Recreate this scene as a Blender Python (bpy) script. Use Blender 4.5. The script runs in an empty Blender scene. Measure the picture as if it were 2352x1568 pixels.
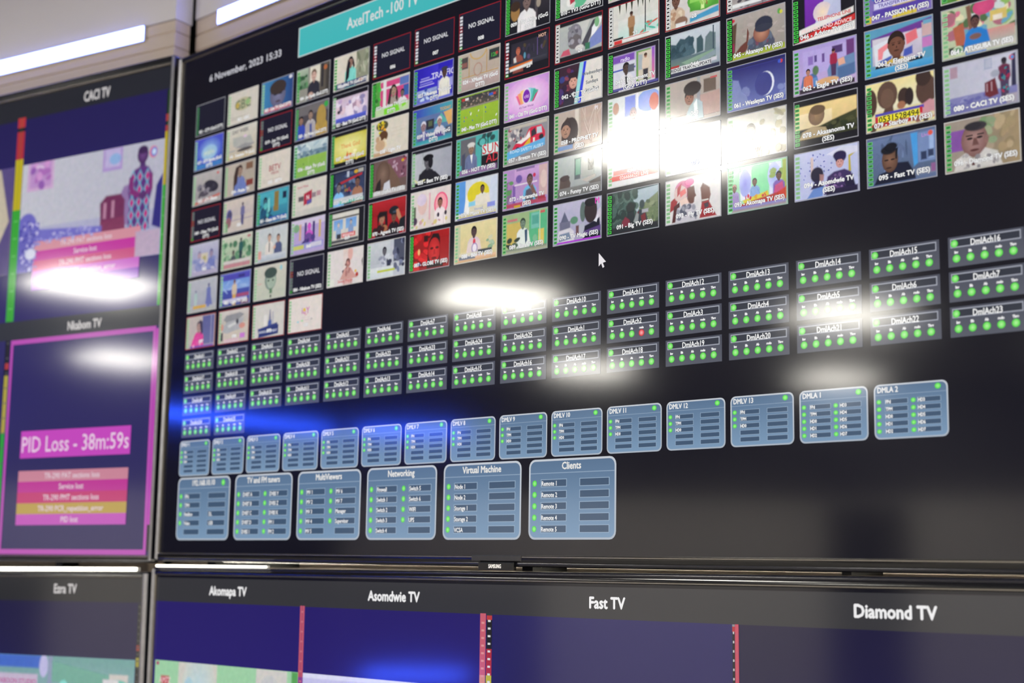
import bpy, math, random
from mathutils import Vector, Matrix

# ---------------------------------------------------------------- camera, world, exposure
sc = bpy.context.scene
COL = sc.collection
P = 0.1            # one screen-grid unit in metres
ZT = 2.336         # height of the top row of the picture grid above the floor
cam = bpy.data.cameras.new('camera'); camo = bpy.data.objects.new('camera', cam); COL.objects.link(camo)
RX = Vector((.72110208, .6926699, .01483906)); UP = Vector((.09227756, -.11724849, .98880617)); FW = Vector((-.68665613, .71166088, .14846602))
camo.matrix_world = Matrix(((RX.x, UP.x, -FW.x, 2.285739), (RX.y, UP.y, -FW.y, -1.516143), (RX.z, UP.z, -FW.z, 1.500492), (0, 0, 0, 1)))
cam.sensor_width = 36; cam.lens = 3423.5 / 2352 * 36; cam.clip_start = .05; cam.clip_end = 60
cam.dof.use_dof = True; cam.dof.focus_distance = 1.97; cam.dof.aperture_fstop = 4.0; cam.dof.aperture_blades = 0
sc.camera = camo
sc.cycles.transparent_max_bounces = 24
w = bpy.data.worlds.new('world'); sc.world = w; w.use_nodes = True
w.node_tree.nodes['Background'].inputs[0].default_value = (.8, .85, 1, 1); w.node_tree.nodes['Background'].inputs[1].default_value = .03
vs = sc.view_settings; vs.view_transform = 'Standard'; vs.look = 'None'; vs.exposure = 0; vs.gamma = 1; vs.use_curve_mapping = False
PANEL_L = 50.0                     # radiance of the ceiling panels
LED_NEAR = (2.0, 3.0, 16.0)        # blue-white bars over the screens
LED_FAR = (1.0, 5.0, 62.0)          # blue bars across the room
CEIL = 2.9

# ---------------------------------------------------------------- materials
def lin(c):
    c /= 255
    return c / 12.92 if c <= .04045 else ((c + .055) / 1.055) ** 2.4
def hexc(h):
    if len(h) == 3: h = ''.join(k * 2 for k in h)
    return tuple(lin(int(h[i:i + 2], 16)) for i in (0, 2, 4))
MATS = {}
def mat(name, col, rough=.5, metal=0, spec=.5, emit=None, noise=0, scale=20, bump=0, coat=0, stretch=None):
    if name in MATS: return MATS[name]
    m = bpy.data.materials.new(name); m.use_nodes = True; nt = m.node_tree; b = nt.nodes['Principled BSDF']
    c = hexc(col) if isinstance(col, str) else col
    b.inputs['Base Color'].default_value = (*c, 1); b.inputs['Roughness'].default_value = rough; b.inputs['Metallic'].default_value = metal
    b.inputs['Specular IOR Level'].default_value = spec; b.inputs['Coat Weight'].default_value = coat; b.inputs['Coat Roughness'].default_value = .04
    if emit:
        b.inputs['Emission Color'].default_value = (*[k / max(emit) for k in emit], 1); b.inputs['Emission Strength'].default_value = max(emit)
    if noise or bump:
        tc = nt.nodes.new('ShaderNodeTexCoord'); n = nt.nodes.new('ShaderNodeTexNoise'); n.inputs['Scale'].default_value = scale; n.inputs['Detail'].default_value = 6
        src = tc.outputs['Object']
        if stretch:
            mp = nt.nodes.new('ShaderNodeMapping'); mp.inputs['Scale'].default_value = stretch; nt.links.new(src, mp.inputs['Vector']); src = mp.outputs[0]
        nt.links.new(src, n.inputs['Vector'])
        if noise:
            r = nt.nodes.new('ShaderNodeMix'); r.data_type = 'RGBA'
            r.inputs[6].default_value = (*[k * (1 - noise) for k in c], 1); r.inputs[7].default_value = (*[min(1, k * (1 + noise)) for k in c], 1)
            nt.links.new(n.outputs['Fac'], r.inputs[0]); nt.links.new(r.outputs[2], b.inputs['Base Color'])
        if bump:
            bp = nt.nodes.new('ShaderNodeBump'); bp.inputs['Strength'].default_value = bump; bp.inputs['Distance'].default_value = .002
            nt.links.new(n.outputs['Fac'], bp.inputs['Height']); nt.links.new(bp.outputs[0], b.inputs['Normal'])
    MATS[name] = m
    return m
def screen_mat(name='lcd_picture', grain=0):
    m = bpy.data.materials.new(name); m.use_nodes = True; nt = m.node_tree; b = nt.nodes['Principled BSDF']
    a = nt.nodes.new('ShaderNodeVertexColor'); a.layer_name = 'Col'
    b.inputs['Base Color'].default_value = (.004, .004, .005, 1); b.inputs['Roughness'].default_value = .088; b.inputs['Specular IOR Level'].default_value = .5
    src = a.outputs['Color']
    if grain:
        nt.links.new(a.outputs['Alpha'], b.inputs['Alpha'])
    if grain:          # the fine mottling of broadcast pictures
        tc = nt.nodes.new('ShaderNodeTexCoord'); n = nt.nodes.new('ShaderNodeTexNoise'); n.inputs['Scale'].default_value = 95; n.inputs['Detail'].default_value = 4; n.inputs['Roughness'].default_value = .62
        nt.links.new(tc.outputs['Object'], n.inputs['Vector'])
        mr = nt.nodes.new('ShaderNodeVectorMath'); mr.operation = 'MULTIPLY_ADD'; mr.inputs[1].default_value = (grain,) * 3; mr.inputs[2].default_value = (1 - grain / 2,) * 3
        mx = nt.nodes.new('ShaderNodeMix'); mx.data_type = 'RGBA'; mx.inputs[0].default_value = .35
        nt.links.new(n.outputs['Fac'], mx.inputs[6]); nt.links.new(n.outputs['Color'], mx.inputs[7]); nt.links.new(mx.outputs[2], mr.inputs[0])
        mu = nt.nodes.new('ShaderNodeVectorMath'); mu.operation = 'MULTIPLY'; nt.links.new(src, mu.inputs[0]); nt.links.new(mr.outputs[0], mu.inputs[1]); src = mu.outputs[0]
    nt.links.new(src, b.inputs['Emission Color']); b.inputs['Emission Strength'].default_value = 1
    return m
LCD = screen_mat(); BROADCAST = screen_mat('lcd_broadcast', .45)
BLACK_GLOSS = mat('black_gloss_plastic', '0c0c10', .12, 0, .5, noise=.2, scale=40, bump=.02)
SIDE_SHEEN = mat('side_rim_sheen', 'a8a8ae', .34, .85, .5, noise=.2, scale=70)  # bright reflection of the clear side rims, put into the colour
ADDED_GLOW_L = (7.0, 6.6, 5.4)  # radiance of the made rim glare; multiplied for the added gap light
CLEAR_RIM = mat('smoky_clear_rim', '1c1c24', .14, .2, .5, noise=.25, scale=60, stretch=(1, 1, 1))
LIP = mat('polished_inner_lip', '8a8680', .22, .9, .5, noise=.1, scale=80)
HOUSING = mat('matte_black_housing', '101012', .6, noise=.1, scale=50)
BRACKET = mat('black_steel_bracket', '0a0a0b', .45, .3, noise=.1, scale=50)
BEIGE = mat('beige_planks', 'ddcec0', .55, noise=.05, scale=6, bump=.05, stretch=(1, 1, 8))
WHITE = mat('white_board', 'eeecf0', .6, noise=.02, scale=5)
GAP = mat('dark_recess', '221e1c', .8, noise=.1)
GREYWALL = mat('light_grey_wall', 'efeae2', .7, noise=.04, scale=3)
DARKWALL = mat('charcoal_wall', '1c1a22', .6, noise=.08, scale=3)
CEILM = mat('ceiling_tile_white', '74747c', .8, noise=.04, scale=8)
FLOORM = mat('grey_floor_tile', '9a958e', .35, noise=.1, scale=4)
BULKHEAD = mat('dark_grey_bulkhead', '47454a', .6, noise=.05, scale=4)
DOORM = mat('dark_door_paint', '050506', .5, noise=.1, scale=6)
STEEL = mat('brushed_steel', '9a9a9a', .3, .9, noise=.05, scale=60)
ALU = mat('white_lamp_frame', 'd8d8d8', .4, noise=.02, scale=30)

# ---------------------------------------------------------------- object helpers
def empty(name, label, cat, M, group=None):
    o = bpy.data.objects.new(name, None); COL.objects.link(o); o.matrix_world = M; o.empty_display_size = .05
    o['label'] = label; o['category'] = cat
    if group: o['group'] = group
    return o
def link(name, me, m, parent=None, label=None):
    o = bpy.data.objects.new(name, me); COL.objects.link(o)
    if m is not None: me.materials.append(m)
    if parent: o.parent = parent
    if label: o['label'] = label
    return o
class MB:
    def __init__(s): s.v = []; s.f = []
    def box(s, x0, y0, z0, x1, y1, z1, bev=0):
        b = bev
        n = len(s.v)
        if not b:
            s.v += [(x, y, z) for x in (x0, x1) for y in (y0, y1) for z in (z0, z1)]
            s.f += [tuple(n + k for k in q) for q in ((0, 1, 3, 2), (4, 6, 7, 5), (0, 4, 5, 1), (2, 3, 7, 6), (0, 2, 6, 4), (1, 5, 7, 3))]
            return s
        # box with chamfered front edges (front is -y)
        def ring(y, d): return [(x0 + d, y, z0 + d), (x1 - d, y, z0 + d), (x1 - d, y, z1 - d), (x0 + d, y, z1 - d)]
        for y, d in ((y1, b), (y1 - b, 0), (y0 + b, 0), (y0, b)): s.v += ring(y, d)
        s.f.append((n, n + 3, n + 2, n + 1)); s.f.append((n + 12, n + 13, n + 14, n + 15))
        for k in range(3):
            for i in range(4):
                j = (i + 1) % 4; s.f.append((n + 4 * k + i, n + 4 * k + j, n + 4 * k + 4 + j, n + 4 * k + 4 + i))
        return s
    def build(s, name, m, parent=None, label=None, smooth=False):
        me = bpy.data.meshes.new(name); me.from_pydata(s.v, [], s.f); me.validate()
        import bmesh
        bm = bmesh.new(); bm.from_mesh(me); bmesh.ops.recalc_face_normals(bm, faces=bm.faces); bm.to_mesh(me); bm.free()
        if smooth:
            me.shade_smooth()
        return link(name, me, m, parent, label)
def ringpts(x0, z0, x1, z1, r, n=5):
    r = max(r, 1e-4); out = []
    for cx, cz, a0 in ((x1 - r, z1 - r, 0), (x0 + r, z1 - r, 90), (x0 + r, z0 + r, 180), (x1 - r, z0 + r, 270)):
        for k in range(n + 1):
            a = math.radians(a0 + 90 * k / n); out.append((cx + r * math.cos(a), cz + r * math.sin(a)))
    return out
def sweep(name, rect, inner, prof, m, parent, r=.006, label=None):
    """rectangular frame: profile points (t, y) with t 0 at the outer edge and 1 at the inner opening"""
    b = MB(); n = None
    for t, y in prof:
        q = [rect[i] + (inner[i] - rect[i]) * t for i in range(4)]
        pts = ringpts(*q, r * (1 - .8 * t)); n = len(pts)
        b.v += [(x, y, z) for x, z in pts]
    for k in range(len(prof) - 1):
        for i in range(n):
            j = (i + 1) % n; b.f.append((k * n + i, k * n + j, (k + 1) * n + j, (k + 1) * n + i))
    o = b.build(name, m, parent, label)
    for pl in o.data.polygons: pl.use_smooth = True
    o.data.set_sharp_from_angle(angle=math.radians(50))
    return o

# ---------------------------------------------------------------- writing
_TXT = {}
def glyphs(s):
    if s in _TXT: return _TXT[s]
    cu = bpy.data.curves.new('lettering', 'FONT'); cu.body = s; cu.size = 1; cu.resolution_u = 2; cu.fill_mode = 'FRONT'
    ob = bpy.data.objects.new('lettering', cu); me = bpy.data.meshes.new_from_object(ob)
    vs_ = [(v.co.x, v.co.y) for v in me.vertices]; fs = [tuple(p.vertices) for p in me.polygons]
    bpy.data.objects.remove(ob); bpy.data.meshes.remove(me); bpy.data.curves.remove(cu)
    xs = [v[0] for v in vs_] or [0]
    _TXT[s] = (vs_, fs, min(xs), max(xs)); return _TXT[s]
CAPH = .69          # cap height of the built-in font at size 1

# ---------------------------------------------------------------- flat pictures shown on a screen
class Pic:
    """polygons with their own colours; coordinates are screen-grid units (X right, Y up); later polygons lie on top"""
    def __init__(s, z0=.00015): s.v = []; s.f = []; s.c = []; s.z = z0; s.clip = None; s.soft = 0
    def up(s): s.z += 1.2e-5
    def poly(s, pts, cols, lift=True):
        if not isinstance(cols[0], (tuple, list)): cols = [cols] * len(pts)
        if s.soft and lift and s.clip:
            pts, ring = soften(pts, s.soft)
            k = len(pts); al = [(*c[:3], 1) for c in cols]; cl = [(*c[:3], 0) for c in cols]
            f_, s.soft = s.soft, 0
            for i in range(k):
                j = (i + 1) % k; s.poly([pts[i], pts[j], ring[j], ring[i]], [al[i], al[j], cl[j], cl[i]], False)
            s.soft = f_; cols = al
        if s.clip:
            pts, cols = clip(pts, cols, s.clip)
            if len(pts) < 3: return
        n = len(s.v); s.v += [(x, y, s.z) for x, y in pts]; s.f.append(tuple(range(n, n + len(pts)))); s.c += list(cols)
        if lift: s.up()
    def rect(s, x0, y0, x1, y1, c): s.poly([(x0, y0), (x1, y0), (x1, y1), (x0, y1)], c if isinstance(c[0], (tuple, list)) else [c] * 4)
    def fan(s, cx, cy, rx, ry, cin, cout, rot=0, n=20):
        ca, sa = math.cos(rot), math.sin(rot)
        ring = [(cx + rx * math.cos(2 * math.pi * k / n) * ca - ry * math.sin(2 * math.pi * k / n) * sa, cy + rx * math.cos(2 * math.pi * k / n) * sa + ry * math.sin(2 * math.pi * k / n) * ca) for k in range(n)]
        if cin == cout: s.poly(ring, cin); return
        for k in range(n): s.poly([(cx, cy), ring[k], ring[(k + 1) % n]], [cin, cout, cout], False)
        if s.soft:
            _, out = soften(ring, s.soft * 1.4); a1, a0 = (*cout[:3], 1), (*cout[:3], 0)
            for k in range(n): s.poly([ring[k], ring[(k + 1) % n], out[(k + 1) % n], out[k]], [a1, a1, a0, a0], False)
        s.up()
    def text(s, body, x, y, h, c, align='c', squeeze=1, maxw=None, bold=0, shear=0, fit=None):
        vv, ff, a, b = glyphs(body); k = h / CAPH
        if fit: squeeze = fit / ((b - a) * k)
        w_ = (b - a) * k * squeeze
        if maxw and w_ > maxw: squeeze *= maxw / w_; w_ = maxw
        ox = {'c': x - w_ / 2, 'l': x, 'r': x - w_}[align]
        for dx, dy in ([(0, 0)] if not bold else [(-bold, 0), (bold, 0), (0, bold), (0, -bold)]):
            if s.clip:
                q = [(ox + (px - a) * k * squeeze + dx, y + py * k + dy) for px, py in vv]
                for f in ff: s.poly([q[i] for i in f], c, False)
                s.up(); continue
            n = len(s.v); s.v += [(ox + (px - a) * k * squeeze + dx + shear * py * k, y + py * k + dy, s.z) for px, py in vv]
            s.f += [tuple(n + i for i in f) for f in ff]; s.c += [c] * len(vv); s.up()
        return w_
    def build(s, name, tv, label=None, m=None):
        me = bpy.data.meshes.new(name)
        me.from_pydata([((x - tv.ox) * P, -z, (y - tv.oy) * P) for x, y, z in s.v], [], s.f)
        at = me.color_attributes.new('Col', 'FLOAT_COLOR', 'POINT')
        flat = []
        for c in s.c: flat += [c[0], c[1], c[2], c[3] if len(c) > 3 else 1]
        at.data.foreach_set('color', flat)
        return link(name, me, m or LCD, tv.root, label)
def soften(pts, f):
    """inner and outer outline of a polygon with a soft edge of width f"""
    n = len(pts); ar = sum(pts[i][0] * pts[(i + 1) % n][1] - pts[(i + 1) % n][0] * pts[i][1] for i in range(n)); sg = 1 if ar > 0 else -1
    ext = min(max(p[0] for p in pts) - min(p[0] for p in pts), max(p[1] for p in pts) - min(p[1] for p in pts)); per = sum(math.dist(pts[i], pts[(i + 1) % n]) for i in range(n))
    f = min(f, .45 * abs(ar) / max(per, 1e-6) * 1.2, .4 * ext); a, b = [], []
    for i in range(n):
        p, q, r = pts[i - 1], pts[i], pts[(i + 1) % n]; nx = ny = 0; ns = []
        for u, v in ((p, q), (q, r)):
            d = math.dist(u, v) or 1e-6; ns.append(((v[1] - u[1]) / d * sg, -(v[0] - u[0]) / d * sg))
        nx, ny = ns[0][0] + ns[1][0], ns[0][1] + ns[1][1]; l2 = max(nx * nx + ny * ny, .9)
        nx, ny = nx * 2 / l2 * f / 2, ny * 2 / l2 * f / 2
        a.append((q[0] - nx, q[1] - ny)); b.append((q[0] + nx, q[1] + ny))
    return a, b
def clip(pts, cols, box):
    x0, y0, x1, y1 = box
    for ax, val, sg in ((0, x0, 1), (0, x1, -1), (1, y0, 1), (1, y1, -1)):
        np_, nc = [], []
        for i in range(len(pts)):
            a, b, ca, cb = pts[i], pts[(i + 1) % len(pts)], cols[i], cols[(i + 1) % len(pts)]
            ia, ib = sg * (a[ax] - val) >= 0, sg * (b[ax] - val) >= 0
            if ia: np_.append(a); nc.append(ca)
            if ia != ib:
                t = (val - a[ax]) / (b[ax] - a[ax])
                np_.append((a[0] + (b[0] - a[0]) * t, a[1] + (b[1] - a[1]) * t)); nc.append(tuple(p_ + (q_ - p_) * t for p_, q_ in zip(ca, cb)))
        pts, cols = np_, nc
        if len(pts) < 3: break
    return pts, cols

class Painter:
    """draws a short list of commands inside one box; commands use 0..100 from the box's top left corner"""
    def __init__(s, pic, x0, y0, x1, y1, seed=1): s.p = pic; s.b = (x0, y0, x1, y1); s.kx = (x1 - x0) / 100; s.ky = (y1 - y0) / 100; s.r = random.Random(seed); s.asp = s.ky / s.kx
    def pt(s, x, y): return (s.b[0] + x * s.kx, s.b[3] - y * s.ky)
    def R(s, x0, y0, x1, y1, c0, c1=None, horiz=False):
        a, b = s.pt(x0, y1), s.pt(x1, y0); c1 = c1 or c0
        cs = [c1, c1, c0, c0] if not horiz else [c0, c1, c1, c0]
        x, s.p.soft = s.p.soft, s.p.soft if abs(x1 - x0) < 99 or abs(y1 - y0) < 99 else 0
        s.p.poly([(a[0], a[1]), (b[0], a[1]), (b[0], b[1]), (a[0], b[1])], cs); s.p.soft = x
    def E(s, cx, cy, rx, ry, cin, cout=None, rot=0, n=18):
        c = s.pt(cx, cy); s.p.fan(c[0], c[1], rx * s.kx, ry * s.ky, cin, cout or cin, math.radians(rot), n)
    def G(s, c, pts): s.p.poly([s.pt(*q) for q in pts], c)
    def face(s, x, y, h, skin, hair, det=True):
        a = s.asp; dk = tuple(k * .35 for k in skin); lt = tuple(min(1, k * 1.35) for k in skin)
        s.E(x, y - h * .2, h * .78 * a, h * .92, hair); s.E(x, y + h * .08, h * .7 * a, h * .92, lt, skin)
        if det and h > 5:
            for sx in (-1, 1):
                s.E(x + sx * .28 * h * a, y - .02 * h, .13 * h * a, .07 * h, dk); s.R(x + (sx * .28 - .17) * h * a, y - .2 * h, x + (sx * .28 + .17) * h * a, y - .15 * h, dk)
                s.E(x + sx * .72 * h * a, y + .08 * h, .08 * h * a, .18 * h, skin)
            s.G(dk, [(x - .06 * h * a, y + .3 * h), (x + .1 * h * a, y + .3 * h), (x + .02 * h * a, y + .1 * h)])
            s.E(x, y + .52 * h, .24 * h * a, .08 * h, tuple(k * .5 for k in skin))
        n = 9
        arc = [(x + h * .8 * a * math.cos(math.radians(8 + 164 * k / n)), y - h * .1 - h * 1.02 * math.sin(math.radians(8 + 164 * k / n))) for k in range(n + 1)]
        inn = [(x + h * .63 * a * math.cos(math.radians(8 + 164 * k / n)), y - h * .06 - h * .56 * math.sin(math.radians(8 + 164 * k / n))) for k in range(n + 1)]
        for k in range(n): s.p.poly([s.pt(*arc[k]), s.pt(*arc[k + 1]), s.pt(*inn[k + 1]), s.pt(*inn[k])], hair, False)
        s.p.up()
    def bust(s, x, y, h, skin, hair, cloth, det=True):
        a = s.asp
        s.G(cloth, [(x - 1.9 * h * a, y + 6 * h), (x - 1.75 * h * a, y + 2.1 * h), (x - 1.2 * h * a, y + 1.45 * h), (x - .4 * h * a, y + 1.1 * h), (x + .4 * h * a, y + 1.1 * h), (x + 1.2 * h * a, y + 1.45 * h), (x + 1.75 * h * a, y + 2.1 * h), (x + 1.9 * h * a, y + 6 * h)])
        dk = tuple(k * .7 for k in cloth)
        s.G(dk, [(x - 1.3 * h * a, y + 2.6 * h), (x - 1.15 * h * a, y + 2.6 * h), (x - 1.1 * h * a, y + 6 * h), (x - 1.35 * h * a, y + 6 * h)])
        s.G(dk, [(x + 1.15 * h * a, y + 2.6 * h), (x + 1.3 * h * a, y + 2.6 * h), (x + 1.35 * h * a, y + 6 * h), (x + 1.1 * h * a, y + 6 * h)])
        sk2 = tuple(k * .75 for k in skin)
        s.G(sk2, [(x - .35 * h * a, y + .6 * h), (x + .35 * h * a, y + .6 * h), (x + .38 * h * a, y + 1.15 * h), (x, y + 1.6 * h), (x - .38 * h * a, y + 1.15 * h)])
        s.face(x, y, h, skin, hair, det)
    def stand(s, x, y, h, skin, hair, cloth, low):
        a = s.asp; k = h / 7.5
        s.G(low, [(x - .9 * k * a, y + 3.7 * k), (x + .9 * k * a, y + 3.7 * k), (x + .7 * k * a, y + h), (x - .7 * k * a, y + h)])
        s.G(cloth, [(x - 1.1 * k * a, y + 1.5 * k), (x - .4 * k * a, y + 1.1 * k), (x + .4 * k * a, y + 1.1 * k), (x + 1.1 * k * a, y + 1.5 * k), (x + 1.2 * k * a, y + 3.6 * k), (x + .9 * k * a, y + 4.2 * k), (x - .9 * k * a, y + 4.2 * k), (x - 1.2 * k * a, y + 3.6 * k)])
        s.E(x, y + .62 * k, .5 * k * a, .62 * k, skin); s.E(x, y + .3 * k, .52 * k * a, .42 * k, hair)
    def run(s, code):
        for cmd in code.split(';'):
            q = cmd.split()
            if not q: continue
            o = q[0]; q = q[1:]
            if o == 'b': s.R(0, 0, 100, 100, hexc(q[0]))
            elif o == 'B': s.R(0, 0, 100, 100, hexc(q[0]), hexc(q[1]))
            elif o == 'r': s.R(*map(float, q[:4]), hexc(q[4]))
            elif o == 'v': s.R(*map(float, q[:4]), hexc(q[4]), hexc(q[5]))
            elif o == 'h': s.R(*map(float, q[:4]), hexc(q[4]), hexc(q[5]), True)
            elif o == 'e': s.E(*map(float, q[:4]), hexc(q[4]), None, float(q[5]) if len(q) > 5 else 0)
            elif o == 's': s.E(*map(float, q[:4]), hexc(q[4]), hexc(q[5]), float(q[6]) if len(q) > 6 else 0)
            elif o == 'p': s.G(hexc(q[0]), [tuple(map(float, k.split(','))) for k in q[1:]])
            elif o == 't':
                x, y = s.pt(float(q[0]), float(q[1])); s.p.text(' '.join(q[4:]).replace('_', ' '), x, y - float(q[2]) * s.ky / 2, float(q[2]) * s.ky, hexc(q[3]), maxw=.92 * (s.b[2] - s.b[0]), bold=.0018)
            elif o == 'P': s.bust(*map(float, q[:3]), *map(hexc, q[3:6]))
            elif o == 'F': s.face(*map(float, q[:3]), *map(hexc, q[3:5]))
            elif o == 'W': s.stand(*map(float, q[:3]), *map(hexc, q[3:7]))
            elif o == 'L': s.R(0, 0, 100, 14, hexc('10101a')); s.R(0, 84, 100, 100, hexc('10101a'))
            elif o == 'n':
                k, x0, y0, x1, y1, rx, ry = map(float, q[:7]); cs = [hexc(c) for c in q[7].split(',')]
                for _ in range(int(k)): s.E(s.r.uniform(x0, x1), s.r.uniform(y0, y1), rx * s.r.uniform(.5, 1.3), ry * s.r.uniform(.5, 1.3), s.r.choice(cs), None, s.r.uniform(-40, 40), 9)
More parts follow.
